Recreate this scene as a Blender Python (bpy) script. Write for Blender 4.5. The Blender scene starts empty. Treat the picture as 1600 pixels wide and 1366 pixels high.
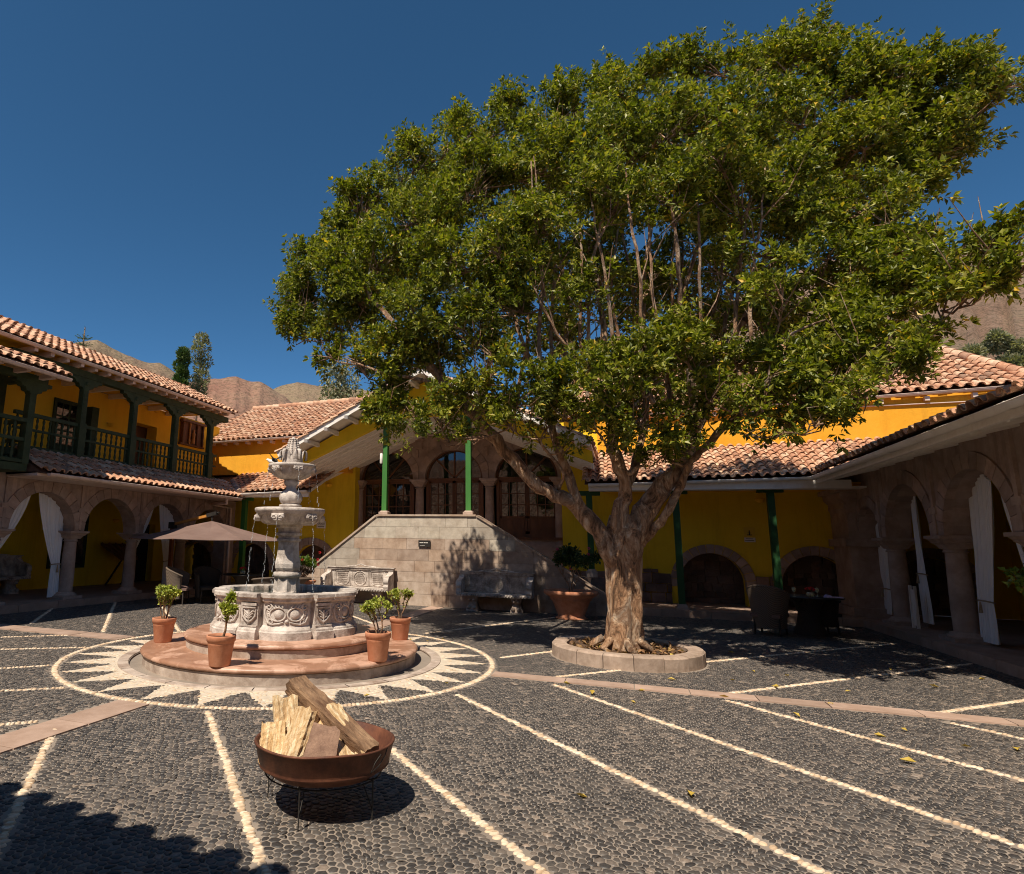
import bpy, math, random
import numpy as np
from math import sin, cos, pi, radians, hypot, atan2, sqrt
from mathutils import Vector, Matrix
random.seed(7); np.random.seed(7)
SC = bpy.context.scene; COL = SC.collection

# ------------------------------------------------------------------ camera
H = 1.6
F, YAW, PITCH, ROLL, PX, PY = 961.5, .3648, .1795, .02, 606., 675.
fw = Vector((-sin(YAW)*cos(PITCH), cos(YAW)*cos(PITCH), sin(PITCH)))
rt = Vector((cos(YAW), sin(YAW), 0)); up = rt.cross(fw)
rt2 = cos(ROLL)*rt + sin(ROLL)*up; up2 = -sin(ROLL)*rt + cos(ROLL)*up
cd = bpy.data.cameras.new('camera'); cam = bpy.data.objects.new('camera', cd); COL.objects.link(cam)
cam.matrix_world = Matrix(((rt2.x, up2.x, -fw.x, 0), (rt2.y, up2.y, -fw.y, 0), (rt2.z, up2.z, -fw.z, H), (0, 0, 0, 1)))
cd.sensor_width = 36; cd.lens = F/1600*36
cd.shift_x = (800-PX)/1600; cd.shift_y = -(683-PY)/1600
cd.clip_start = .05; cd.clip_end = 2000
SC.camera = cam

# ------------------------------------------------------------------ light
SX, SY = .125, .65                                   # horizontal travel of sunlight per metre of fall
sd = Vector((SX, SY, -1)).normalized()
elev = math.asin(-sd.z); azim = atan2(-SX, -SY)
W = bpy.data.worlds.new('World'); SC.world = W; W.use_nodes = True
nt = W.node_tree; bg = nt.nodes['Background']
sky = nt.nodes.new('ShaderNodeTexSky'); sky.sky_type = 'NISHITA'; sky.sun_disc = False
sky.sun_elevation = elev; sky.sun_rotation = azim; sky.altitude = 2900; sky.air_density = .66; sky.dust_density = .9; sky.ozone_density = 3.5
hs = nt.nodes.new('ShaderNodeHueSaturation'); hs.inputs['Saturation'].default_value = 1.16; hs.inputs['Hue'].default_value = .488; nt.links.new(sky.outputs[0], hs.inputs['Color']); nt.links.new(hs.outputs[0], bg.inputs[0]); bg.inputs[1].default_value = .115
sl = bpy.data.lights.new('sun', 'SUN'); sl.energy = 5.0; sl.angle = radians(.5); sl.color = (1, .91, .77)
sun = bpy.data.objects.new('sun', sl); COL.objects.link(sun); sun.location = (-5, -20, 30)
sun.rotation_euler = sd.to_track_quat('-Z', 'Y').to_euler()
vs = SC.view_settings; vs.view_transform = 'Standard'; vs.look = 'None'; vs.exposure = 0.28; vs.gamma = 1
SC.cycles.use_denoising = True; SC.cycles.max_bounces = 8; SC.cycles.diffuse_bounces = 6; SC.cycles.pixel_filter_type = 'BLACKMAN_HARRIS'; SC.cycles.filter_width = 1.05
SC.cycles.transparent_max_bounces = 8

# ------------------------------------------------------------------ pixel -> world helpers (photo coordinates, 1600 wide)
def ray(x, y): return rt2*((x-PX)/F) - up2*((y-PY)/F) + fw
def at_z(x, y, z=0.):
    d = ray(x, y); return d*((z-H)/d.z) + Vector((0, 0, H))
def at_x(x, y, X):
    d = ray(x, y); return d*(X/d.x) + Vector((0, 0, H))
def at_y(x, y, Y):
    d = ray(x, y); return d*(Y/d.y) + Vector((0, 0, H))

# ------------------------------------------------------------------ objects
def tag(o, label=None, cat=None, group=None, kind=None):
    if label: o['label'] = label
    if cat: o['category'] = cat
    if group: o['group'] = group
    if kind: o['kind'] = kind
    return o
def thing(name, label, cat, loc=(0, 0, 0), rz=0, group=None):
    o = bpy.data.objects.new(name, None); COL.objects.link(o); o.location = loc; o.rotation_euler = (0, 0, rz)
    o.empty_display_size = .1
    return tag(o, label, cat, group)
def wloc(o):
    v = Vector((0, 0, 0))
    while o: v += Vector(o.location); o = o.parent
    return v
def copy_tree(o, parent=None):
    c = o.copy(); COL.objects.link(c); c.parent = parent
    for ch in list(o.children): copy_tree(ch, c)
    return c
def V3(p): return Vector(p)

class MB:
    """collects geometry, builds ONE mesh object"""
    def __init__(s): s.v = []; s.f = []; s.m = []; s.s = []
    def add(s, vs_, fs, mat=0, smooth=False, M=None):
        n = len(s.v)
        for p in vs_:
            s.v.append(tuple(M @ Vector(p)) if M is not None else tuple(p))
        for f in fs: s.f.append(tuple(i+n for i in f)); s.m.append(mat); s.s.append(smooth)
        return s
    def quad(s, a, b, c, d, mat=0): return s.add([a, b, c, d], [(0, 1, 2, 3)], mat)
    def box(s, x0, x1, y0, y1, z0, z1, mat=0, M=None, bev=0.):
        if bev > 0:
            b = bev; rings = []
            for (ins, z) in ((b, z0), (0, z0+b), (0, z1-b), (b, z1)):
                rings.append([(x0+ins+0, y0+ins+b if 0 else y0+ins, z), (x1-ins, y0+ins, z), (x1-ins, y1-ins, z), (x0+ins, y1-ins, z)])
            return s.loft(rings, mat, False, M)
        v = [(x0, y0, z0), (x1, y0, z0), (x1, y1, z0), (x0, y1, z0), (x0, y0, z1), (x1, y0, z1), (x1, y1, z1), (x0, y1, z1)]
        return s.add(v, [(0, 3, 2, 1), (4, 5, 6, 7), (0, 1, 5, 4), (1, 2, 6, 5), (2, 3, 7, 6), (3, 0, 4, 7)], mat, False, M)
    def loft(s, rings, mat=0, smooth=True, M=None, cap0=True, cap1=True, closed=True):
        n = len(rings[0]); v = [p for r in rings for p in r]; f = []
        for i in range(len(rings)-1):
            for j in range(n if closed else n-1):
                k = (j+1) % n; f.append((i*n+j, i*n+k, (i+1)*n+k, (i+1)*n+j))
        s.add(v, f, mat, smooth, M)
        if cap0: s.add(rings[0], [tuple(reversed(range(n)))], mat, False, M)
        if cap1: s.add(rings[-1], [tuple(range(n))], mat, False, M)
        return s
    def lathe(s, prof, n=24, c=(0, 0, 0), mat=0, smooth=True, M=None, a0=0., caps=True):
        rings = [[(c[0]+r*cos(2*pi*j/n+a0), c[1]+r*sin(2*pi*j/n+a0), c[2]+z) for j in range(n)] for r, z in prof]
        return s.loft(rings, mat, smooth, M, caps, caps)
    def tube(s, path, r, n=8, mat=0, smooth=True, caps=True, M=None, flat=1.):
        P = [Vector(p) for p in path]; R = r if hasattr(r, '__len__') else [r]*len(P)
        rings = []; u = None
        for i, p in enumerate(P):
            t = (P[min(i+1, len(P)-1)]-P[max(i-1, 0)]).normalized()
            if u is None:
                a = Vector((0, 0, 1)) if abs(t.z) < .9 else Vector((1, 0, 0)); u = (a - t*a.dot(t)).normalized()
            else: u = (u - t*u.dot(t)).normalized()
            w = t.cross(u)
            rings.append([tuple(p + (u*cos(2*pi*j/n)*flat + w*sin(2*pi*j/n))*R[i]) for j in range(n)])
        return s.loft(rings, mat, smooth, M, caps, caps)
    def bar(s, a, b, w, h, mat=0, upv=(0, 0, 1)):
        a = Vector(a); b = Vector(b); t = (b-a).normalized(); u = Vector(upv); u = (u-t*u.dot(t)).normalized(); x = t.cross(u)
        v = []
        for p in (a, b):
            for sx, sz in ((-1, -1), (1, -1), (1, 1), (-1, 1)): v.append(p + x*sx*w/2 + u*sz*h/2)
        return s.add(v, [(0, 1, 2, 3), (7, 6, 5, 4), (0, 4, 5, 1), (1, 5, 6, 2), (2, 6, 7, 3), (3, 7, 4, 0)], mat)
    def poly_prism(s, pts, z0, z1, mat=0, M=None):
        """pts: ccw 2D polygon"""
        n = len(pts); v = [(p[0], p[1], z0) for p in pts]+[(p[0], p[1], z1) for p in pts]
        f = [tuple(reversed(range(n))), tuple(range(n, 2*n))]+[(i, (i+1) % n, (i+1) % n+n, i+n) for i in range(n)]
        return s.add(v, f, mat, False, M)
    def build(s, name, mats, parent=None, world=False, kind=None, loc=None):
        me = bpy.data.meshes.new(name)
        off = wloc(parent) if (world and parent) else Vector((0, 0, 0))
        V = np.array(s.v, dtype=np.float32).reshape(-1, 3) - np.array(off, dtype=np.float32)
        me.from_pydata(V.tolist(), [], s.f)
        if not isinstance(mats, (list, tuple)): mats = [mats]
        for m in mats: me.materials.append(m)
        me.polygons.foreach_set('material_index', s.m); me.polygons.foreach_set('use_smooth', s.s); me.update()
        o = bpy.data.objects.new(name, me); COL.objects.link(o)
        if parent: o.parent = parent
        if kind: o['kind'] = kind
        if loc is not None: o.location = loc
        return o
def np_mesh(name, V, Fq, mats, mi=None, smooth=False, parent=None, kind=None):
    """V (n,3), Fq list of (faces array k x m)"""
    me = bpy.data.meshes.new(name)
    tot = [np.asarray(f).reshape(-1) for f in Fq]; loops = np.concatenate(tot).astype(np.int32)
    sizes = np.concatenate([np.full(len(f), f.shape[1], np.int32) for f in Fq])
    starts = np.concatenate([[0], np.cumsum(sizes)[:-1]]).astype(np.int32)
    me.vertices.add(len(V)); me.vertices.foreach_set('co', np.asarray(V, np.float32).ravel())
    me.loops.add(len(loops)); me.loops.foreach_set('vertex_index', loops)
    me.polygons.add(len(sizes)); me.polygons.foreach_set('loop_start', starts)
    try: me.polygons.foreach_set('loop_total', sizes)
    except Exception: pass
    for m in mats: me.materials.append(m)
    if mi is not None: me.polygons.foreach_set('material_index', np.asarray(mi, np.int32))
    me.polygons.foreach_set('use_smooth', np.full(len(sizes), smooth))
    me.update(calc_edges=True); me.validate()
    o = bpy.data.objects.new(name, me); COL.objects.link(o)
    if parent: o.parent = parent
    if kind: o['kind'] = kind
    return o

# ------------------------------------------------------------------ materials
def newmat(name):
    m = bpy.data.materials.new(name); m.use_nodes = True
    t = m.node_tree; b = t.nodes['Principled BSDF']; return m, t, b
def N(t, typ, **kw):
    n = t.nodes.new(typ)
    for k, v in kw.items(): setattr(n, k, v)
    return n
def ramp(t, cols, fac=None, interp='LINEAR'):
    r = t.nodes.new('ShaderNodeValToRGB'); e = r.color_ramp.elements; r.color_ramp.interpolation = interp
    while len(e) < len(cols): e.new(.5)
    for i, (p, c) in enumerate(cols): e[i].position = p; e[i].color = (*c, 1)
    if fac is not None: t.links.new(fac, r.inputs[0])
    return r
def mixc(t, a, b, fac, mode='MIX'):
    m = t.nodes.new('ShaderNodeMix'); m.data_type = 'RGBA'; m.blend_type = mode
    for i, x in ((6, a), (7, b), (0, fac)):
        if isinstance(x, (tuple, list)): m.inputs[i].default_value = (*x, 1) if len(x) == 3 else x
        elif isinstance(x, (int, float)): m.inputs[i].default_value = x
        else: t.links.new(x, m.inputs[i])
    return m.outputs[2]
def noise(t, scale, detail=5, rough=.6, vec=None, dist=0.):
    n = t.nodes.new('ShaderNodeTexNoise'); n.inputs['Scale'].default_value = scale; n.inputs['Detail'].default_value = detail
    n.inputs['Roughness'].default_value = rough; n.inputs['Distortion'].default_value = dist
    if vec is not None: t.links.new(vec, n.inputs['Vector'])
    return n.outputs['Fac']
def coords(t, scale=(1, 1, 1)):
    c = t.nodes.new('ShaderNodeTexCoord'); mp = t.nodes.new('ShaderNodeMapping'); mp.inputs['Scale'].default_value = scale
    t.links.new(c.outputs['Object'], mp.inputs[0]); return mp.outputs[0]
def bump(t, b, h, strength=.3, dist=.02):
    n = t.nodes.new('ShaderNodeBump'); n.inputs['Strength'].default_value = strength; n.inputs['Distance'].default_value = dist
    t.links.new(h, n.inputs['Height']); t.links.new(n.outputs[0], b.inputs['Normal']); return n
def mottled(name, c1, c2, scale=3., rough=.8, bs=.3, bd=.01, bscale=30., island=None, mscale=(1, 1, 1), spec=.3, stain=None, metal=0., sr=(.45, .7), streak=0.):
    """two-tone noise surface; island=[(pos,col),...] multiplies a per-piece tint"""
    m, t, b = newmat(name); v = coords(t, mscale)
    n1 = noise(t, scale, 8, .65, v); r = ramp(t, [(.35, c1), (.68, c2)], n1); col = r.outputs[0]
    if island:
        g = t.nodes.new('ShaderNodeNewGeometry'); ri = ramp(t, island, g.outputs['Random Per Island'])
        col = mixc(t, col, ri.outputs[0], 1., 'MULTIPLY')
    if stain:
        sc, sh, amt = stain; n2 = noise(t, sc, 6, .7, v, .6); rs = ramp(t, [(sr[0], (1, 1, 1)), (sr[1], sh)], n2)
        col = mixc(t, col, rs.outputs[0], amt, 'MULTIPLY')
    if streak:
        n3 = noise(t, 2.6, 7, .75, coords(t, (1, 1, .12)), .3); r4 = ramp(t, [(.5, (1, 1, 1)), (.72, (.62, .56, .5))], n3); col = mixc(t, col, r4.outputs[0], streak, 'MULTIPLY')
        n5 = noise(t, 5.5, 8, .8, v, .8); r5 = ramp(t, [(.60, (1, 1, 1)), (.66, (1.12, 1.12, 1.3))], n5); col = mixc(t, col, r5.outputs[0], streak, 'MULTIPLY')
    t.links.new(col, b.inputs['Base Color']); b.inputs['Roughness'].default_value = rough
    b.inputs['Specular IOR Level'].default_value = spec; b.inputs['Metallic'].default_value = metal
    if bs: bump(t, b, noise(t, bscale, 6, .7, v), bs, bd)
    return m
M = {}
M['orange'] = mottled('orange_stucco', (.78, .35, .02), (.86, .42, .035), 1.2, .9, .5, .02, 9, streak=.45, stain=(.8, (.86, .8, .75), .5))
M['yellow'] = mottled('yellow_stucco', (.80, .55, .02), (.88, .62, .035), 1.0, .9, .5, .02, 9, streak=.45, stain=(.7, (.88, .84, .8), .5))
M['balcwall'] = mottled('gallery_stucco', (.84, .48, .025), (.90, .54, .04), 1.0, .9, .45, .015, 10, streak=.35)
M['white'] = mottled('white_paint', (.82, .76, .69), (.90, .85, .78), 2., .55, .15, .004, 20, stain=(5, (.8, .74, .68), .5))
M['gutter'] = mottled('painted_gutter', (.66, .50, .42), (.76, .62, .54), 2., .5, .1, .004, 20, stain=(6, (.7, .62, .55), .6))
M['curtain'] = mottled('white_cloth', (.80, .78, .78), (.86, .84, .83), 2., .9, .1, .003, 60)
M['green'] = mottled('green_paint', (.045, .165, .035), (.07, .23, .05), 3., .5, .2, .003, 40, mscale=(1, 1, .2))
M['darkgreen'] = mottled('aged_green_paint', (.028, .042, .018), (.055, .075, .032), 5., .7, .4, .006, 30)
M['stone'] = mottled('pink_andesite', (.34, .25, .205), (.50, .39, .325), 2.2, .85, .5, .012, 22, island=[(0, (.78, .76, .76)), (.5, (1, .98, .96)), (1, (1.12, 1.05, 1.0))], stain=(3, (.6, .55, .52), .6))
M['darkstone'] = mottled('rubble_stone', (.14, .10, .085), (.26, .19, .16), 3., .9, .7, .02, 14, island=[(0, (.6, .58, .56)), (1, (1.2, 1.12, 1.08))])
M['stairlight'] = mottled('grey_ashlar', (.42, .36, .30), (.58, .51, .43), 5., .85, .5, .01, 30, island=[(0, (.74, .72, .70)), (.45, (1, .97, .93)), (1, (1.05, 1.05, 1.0))], stain=(2.2, (.72, .66, .6), .7))
M['stairpink'] = mottled('pink_ashlar', (.38, .285, .22), (.53, .42, .335), 5., .85, .5, .01, 30, island=[(0, (.80, .76, .74)), (.3, (1, .93, .86)), (.6, (1, .98, .97)), (1, (1.08, 1.1, 1.1))], stain=(2.2, (.68, .6, .54), .8))
M['fount'] = mottled('carved_stone', (.42, .35, .30), (.74, .65, .57), 7., .8, .7, .012, 45, stain=(3.2, (.30, .265, .24), .95))
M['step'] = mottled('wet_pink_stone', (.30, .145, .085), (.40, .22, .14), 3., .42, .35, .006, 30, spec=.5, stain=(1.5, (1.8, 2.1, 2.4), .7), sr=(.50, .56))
M['riser'] = mottled('pale_riser_stone', (.38, .29, .23), (.62, .51, .42), 4., .8, .5, .008, 30, stain=(2.5, (.42, .33, .28), .85))
M['kerb'] = mottled('planter_kerb_stone', (.34, .25, .19), (.50, .38, .30), 8., .85, .4, .008, 40, island=[(0, (.8, .78, .76)), (1, (1.1, 1.08, 1.05))], stain=(5, (.6, .55, .5), .6))
M['terra'] = mottled('terracotta', (.46, .175, .085), (.62, .29, .17), 6., .8, .25, .004, 60, stain=(7, (.68, .6, .58), .5))
M['tile'] = mottled('roof_tile', (.48, .32, .235), (.70, .53, .42), 7., .85, .5, .008, 40,
    island=[(0, (.5, .43, .38)), (.12, (.78, .58, .47)), (.35, (.95, .68, .52)), (.6, (1, .80, .64)), (.85, (1.1, 1.0, .85)), (1, (1.15, 1.1, .98))], stain=(9, (.55, .47, .42), .55))
M['mortar'] = mottled('tile_bed', (.10, .055, .035), (.16, .09, .06), 6.)
M['wood'] = mottled('brown_wood', (.11, .045, .018), (.19, .08, .032), 4., .5, .3, .004, 30, mscale=(1, 1, .25))
M['orangewood'] = mottled('varnished_wood', (.45, .19, .04), (.60, .28, .07), 5., .4, .1, .003, 30)
M['mastwood'] = mottled('mast_wood', (.20, .06, .02), (.28, .09, .03), 5., .4, .1, .003, 30)
M['iron'] = mottled('dark_metal', (.02, .018, .016), (.04, .035, .03), 8., .5, .2, .003, 50)
M['rust'] = mottled('rusty_iron', (.085, .030, .018), (.24, .09, .045), 7., .6, .35, .004, 60, spec=.5, metal=.25, stain=(5, (.5, .42, .4), .7))
M['wicker'] = None
M['soil'] = mottled('soil', (.05, .03, .02), (.13, .075, .045), 9., .95, .9, .03, 25)
M['bark'] = None
M['cloth'] = mottled('taupe_canvas', (.17, .105, .085), (.215, .14, .115), 2., .85, .2, .004, 80)
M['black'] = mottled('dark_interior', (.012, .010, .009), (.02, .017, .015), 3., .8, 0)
M['rock'] = None

def m_glass():
    m, t, b = newmat('window_glass'); b.inputs['Base Color'].default_value = (.012, .011, .01, 1); b.inputs['Roughness'].default_value = .03
    b.inputs['Specular IOR Level'].default_value = .9; bump(t, b, noise(t, 2.5, 2, .5, coords(t)), .04, .05); return m
M['glass'] = m_glass()
def m_water():
    m, t, b = newmat('basin_water'); b.inputs['Base Color'].default_value = (.03, .045, .035, 1); b.inputs['Roughness'].default_value = .04
    bump(t, b, noise(t, 14, 3, .5, coords(t)), .35, .02); return m
M['water'] = m_water()
def m_drop():
    m, t, b = newmat('falling_water'); b.inputs['Base Color'].default_value = (.9, .93, .95, 1); b.inputs['Roughness'].default_value = .08
    b.inputs['Transmission Weight'].default_value = .55; b.inputs['IOR'].default_value = 1.33; return m
M['drop'] = m_drop()
def leafmat(name, cols, rough=.4, trans=.3, spec=.5):
    m, t, b = newmat(name); g = t.nodes.new('ShaderNodeNewGeometry'); r = ramp(t, cols, g.outputs['Random Per Island'])
    n = noise(t, .9, 3, .6, coords(t)); rn = ramp(t, [(.35, (.72, .75, .7)), (.65, (1.2, 1.15, 1.0))], n)
    col = mixc(t, r.outputs[0], rn.outputs[0], .8, 'MULTIPLY')
    t.links.new(col, b.inputs['Base Color']); b.inputs['Roughness'].default_value = rough; b.inputs['Specular IOR Level'].default_value = spec
    tr = t.nodes.new('ShaderNodeBsdfTranslucent'); mx = t.nodes.new('ShaderNodeMixShader'); mx.inputs[0].default_value = trans
    c2 = mixc(t, col, (1.5, 1.7, .5), 1., 'MULTIPLY'); t.links.new(c2, tr.inputs[0])
    t.links.new(b.outputs[0], mx.inputs[1]); t.links.new(tr.outputs[0], mx.inputs[2]); t.links.new(mx.outputs[0], t.nodes['Material Output'].inputs[0])
    return m
M['leaf'] = leafmat('tree_leaf', [(0, (.050, .068, .008)), (.3, (.115, .138, .012)), (.6, (.215, .230, .022)), (.86, (.36, .345, .05)), (.965, (.36, .33, .09)), (.988, (.60, .40, .05)), (1, (.7, .45, .06))], .45, .3, .35)
M['leafjade'] = leafmat('succulent_leaf', [(0, (.16, .20, .025)), (.5, (.36, .40, .06)), (1, (.60, .58, .14))], .45, .15)
M['leafdark'] = leafmat('shrub_leaf', [(0, (.02, .045, .01)), (.6, (.05, .09, .02)), (1, (.12, .14, .03))], .4, .2)
M['leafbright'] = leafmat('bright_shrub_leaf', [(0, (.06, .12, .02)), (.6, (.14, .22, .04)), (1, (.26, .32, .06))], .45, .25)
M['leafbrown'] = leafmat('dark_red_leaf', [(0, (.035, .02, .018)), (.6, (.08, .045, .035)), (1, (.16, .12, .08))], .45, .1)
M['leafgrey'] = leafmat('eucalyptus_leaf', [(0, (.11, .12, .07)), (.6, (.24, .24, .14)), (1, (.42, .38, .25))], .6, .2)
M['leafcyp'] = leafmat('conifer_leaf', [(0, (.025, .06, .012)), (.6, (.06, .11, .02)), (1, (.12, .17, .04))], .6, .1)
M['red'] = mottled('red_petal', (.5, .012, .02), (.7, .03, .04), 20, .5, 0)
M['pink'] = mottled('pink_petal', (.5, .03, .16), (.7, .08, .25), 20, .5, 0)
M['fallen'] = leafmat('fallen_leaf', [(0, (.45, .28, .05)), (.5, (.62, .45, .08)), (1, (.4, .16, .04))], .6, .1)
def m_bark():
    m, t, b = newmat('bark'); v = coords(t, (1, 1, .45))
    n1 = noise(t, 5, 8, .7, v, 1.2); r = ramp(t, [(.36, (.10, .05, .022)), (.45, (.42, .22, .11)), (.54, (.64, .42, .26)), (.64, (.80, .66, .50))], n1)
    n2 = noise(t, 5., 5, .65, v, .6); r2 = ramp(t, [(.48, (1, 1, 1)), (.56, (.30, .24, .21))], n2)
    t.links.new(mixc(t, r.outputs[0], r2.outputs[0], .8, 'MULTIPLY'), b.inputs['Base Color']); b.inputs['Roughness'].default_value = .7
    bump(t, b, noise(t, 11, 8, .75, v, 1.), 1., .09); return m
M['bark'] = m_bark()
def m_wicker(name, c1, c2):
    m, t, b = newmat(name); v = coords(t)
    w1 = t.nodes.new('ShaderNodeTexWave'); w1.wave_type = 'BANDS'; w1.bands_direction = 'Z'; w1.inputs['Scale'].default_value = 28; t.links.new(v, w1.inputs[0])
    w2 = t.nodes.new('ShaderNodeTexWave'); w2.wave_type = 'BANDS'; w2.bands_direction = 'DIAGONAL'; w2.inputs['Scale'].default_value = 22; t.links.new(v, w2.inputs[0])
    x = t.nodes.new('ShaderNodeMath'); x.operation = 'MULTIPLY'; t.links.new(w1.outputs[1], x.inputs[0]); t.links.new(w2.outputs[1], x.inputs[1])
    r = ramp(t, [(.05, c1), (.6, c2)], x.outputs[0]); t.links.new(r.outputs[0], b.inputs['Base Color']); b.inputs['Roughness'].default_value = .6
    bump(t, b, x.outputs[0], .8, .008); return m
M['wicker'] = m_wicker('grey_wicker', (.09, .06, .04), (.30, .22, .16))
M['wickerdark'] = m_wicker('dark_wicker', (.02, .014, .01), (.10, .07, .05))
def m_logs():
    m, t, b = newmat('split_firewood'); v = coords(t, (14, 14, 2.6)); n1 = noise(t, 3.0, 9, .75, v, .6)
    g = t.nodes.new('ShaderNodeObjectInfo')
    r = ramp(t, [(.3, (.30, .15, .06)), (.46, (.66, .44, .22)), (.62, (.90, .74, .50))], n1)
    r3 = ramp(t, [(0, (.8, .7, .6)), (.5, (1, 1, 1)), (1, (1.1, 1.02, .9))], g.outputs['Random'])
    n2 = noise(t, 1.1, 4, .6, coords(t, (6, 6, 2)), .5); r2 = ramp(t, [(.52, (1, 1, 1)), (.66, (.55, .38, .24))], n2)
    c = mixc(t, mixc(t, r.outputs[0], r2.outputs[0], .8, 'MULTIPLY'), r3.outputs[0], 1., 'MULTIPLY')
    t.links.new(c, b.inputs['Base Color']); b.inputs['Roughness'].default_value = .75; bump(t, b, n1, 1., .02); return m
M['log'] = m_logs()
M['logbark'] = mottled('log_bark', (.12, .06, .032), (.42, .26, .15), 9, .85, 1., .02, 24, stain=(7, (.25, .2, .17), .9), mscale=(1, 1, .35))
M['brick'] = mottled('worn_flat_stone', (.20, .115, .08), (.36, .22, .15), 14, .85, .7, .01, 50)
def m_cobble():
    m, t, b = newmat('cobble_paving'); g = t.nodes.new('ShaderNodeNewGeometry'); v = coords(t)
    r = ramp(t, [(0, (.040, .037, .036)), (.45, (.068, .062, .058)), (.8, (.105, .093, .083)), (.95, (.16, .135, .115)), (1, (.26, .21, .17))], g.outputs['Random Per Island'])
    n = noise(t, .5, 5, .6, v, .3); rn = ramp(t, [(.3, (.75, .76, .78)), (.7, (1.3, 1.22, 1.14))], n)
    n2 = noise(t, 60, 4, .7, v); r2 = ramp(t, [(.35, (.75, .75, .75)), (.7, (1.3, 1.25, 1.2))], n2)
    c = mixc(t, mixc(t, r.outputs[0], rn.outputs[0], 1., 'MULTIPLY'), r2.outputs[0], 1., 'MULTIPLY')
    t.links.new(c, b.inputs['Base Color']); b.inputs['Roughness'].default_value = .5; b.inputs['Specular IOR Level'].default_value = .45
    bump(t, b, n2, .3, .004); return m
M['cobble'] = m_cobble()
M['pebble'] = mottled('white_pebble', (.58, .46, .34), (.80, .68, .54), 20, .7, .3, .004, 60, island=[(0, (.68, .58, .48)), (.35, (.95, .84, .72)), (1, (1.1, 1.1, 1.08))])
M['sand'] = mottled('sandy_mortar', (.22, .18, .145), (.34, .275, .22), 1.2, .95, .5, .006, 70, stain=(.6, (.8, .78, .76), .6))
M['flag'] = mottled('pink_flagstone', (.36, .25, .19), (.47, .34, .27), 3., .8, .3, .005, 40, island=[(0, (.8, .78, .76)), (1, (1.12, 1.08, 1.05))], stain=(2.5, (.7, .65, .6), .6))
def m_hill(name, c1, c2, c3, s=.02):
    m, t, b = newmat(name); v = coords(t); n1 = noise(t, s, 10, .65, v, .5); r = ramp(t, [(.35, c1), (.5, c2), (.66, c3)], n1)
    n2 = noise(t, s*22, 8, .8, v); r2 = ramp(t, [(.42, (.36, .40, .28)), (.52, (1, 1, 1)), (.66, (1.2, 1.14, 1.05))], n2)
    t.links.new(mixc(t, r.outputs[0], r2.outputs[0], .75, 'MULTIPLY'), b.inputs['Base Color']); b.inputs['Roughness'].default_value = .95
    bump(t, b, noise(t, s*6, 10, .7, v), 1., 3.); return m
M['hillbrown'] = m_hill('brown_hillside', (.25, .115, .075), (.30, .16, .105), (.31, .20, .13))
M['hillgreen'] = m_hill('olive_hillside', (.19, .125, .075), (.27, .19, .115), (.22, .135, .09))
M['hillright'] = m_hill('scrub_hillside', (.26, .15, .095), (.34, .215, .145), (.24, .19, .11), .05)
# ================================================================== building helpers
class Frame:
    """vertical plane: O + D*u + Nn*w, z up"""
    def __init__(s, O, D, Nn): s.O = Vector(O); s.D = Vector(D); s.N = Vector(Nn)
    def p(s, u, w, z): q = s.O + s.D*u + s.N*w; return (q.x, q.y, z)
def fbox(mb, fr, u0, u1, w0, w1, z0, z1, mat=0):
    v = [fr.p(u, w, z) for z in (z0, z1) for (u, w) in ((u0, w0), (u1, w0), (u1, w1), (u0, w1))]
    mb.add(v, [(0, 3, 2, 1), (4, 5, 6, 7), (0, 1, 5, 4), (1, 2, 6, 5), (2, 3, 7, 6), (3, 0, 4, 7)], mat)
def arch_wall(mb, fr, u0, u1, z0, z1, ops, t, mat=0, n=20):
    """ops: (uc, halfwidth, zbottom, zspring, rise)"""
    ops = sorted(ops); cur = u0
    for (uc, hw, zb, zs, ri) in ops:
        if uc-hw > cur: fbox(mb, fr, cur, uc-hw, -t, 0, z0, z1, mat)
        if zb > z0: fbox(mb, fr, uc-hw, uc+hw, -t, 0, z0, zb, mat)
        P = [(uc-hw*cos(pi*i/n), zs+ri*sin(pi*i/n)) for i in range(n+1)]
        for i in range(n):
            (a, za), (b, zb2) = P[i], P[i+1]
            for w in (0, -t): mb.add([fr.p(a, w, za), fr.p(b, w, zb2), fr.p(b, w, z1), fr.p(a, w, z1)], [(0, 1, 2, 3)], mat)
            mb.add([fr.p(a, 0, za), fr.p(a, -t, za), fr.p(b, -t, zb2), fr.p(b, 0, zb2)], [(0, 1, 2, 3)], mat, True)
        mb.add([fr.p(uc-hw, 0, z1), fr.p(uc+hw, 0, z1), fr.p(uc+hw, -t, z1), fr.p(uc-hw, -t, z1)], [(0, 1, 2, 3)], mat)
        cur = uc+hw
    if cur < u1: fbox(mb, fr, cur, u1, -t, 0, z0, z1, mat)
def voussoirs(mb, fr, uc, zs, r0, r1, lim, n=11, proud=.03, depth=.2, mat=0, a0=0., a1=pi, back=None):
    for i in range(n):
        g = .006/r0; s = a0+(a1-a0)*i/n+g; e = a0+(a1-a0)*(i+1)/n-g; k = 3; A = [s+(e-s)*j/k for j in range(k+1)]
        ri = r0-.004; pr_ = proud+random.uniform(-.004, .004)
        ro = [min(r1, lim/max(abs(cos(a)), 1e-3)) for a in A]
        poly = [(uc+ri*cos(a), zs+ri*sin(a)) for a in A]+[(uc+o*cos(a), zs+o*sin(a)) for a, o in zip(reversed(A), reversed(ro))]
        m = len(poly); v = [fr.p(u, pr_, z) for u, z in poly]+[fr.p(u, -depth, z) for u, z in poly]
        mb.add(v, [tuple(range(m)), tuple(reversed(range(m, 2*m)))]+[(j, (j+1) % m, (j+1) % m+m, j+m) for j in range(m)], mat)
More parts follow.
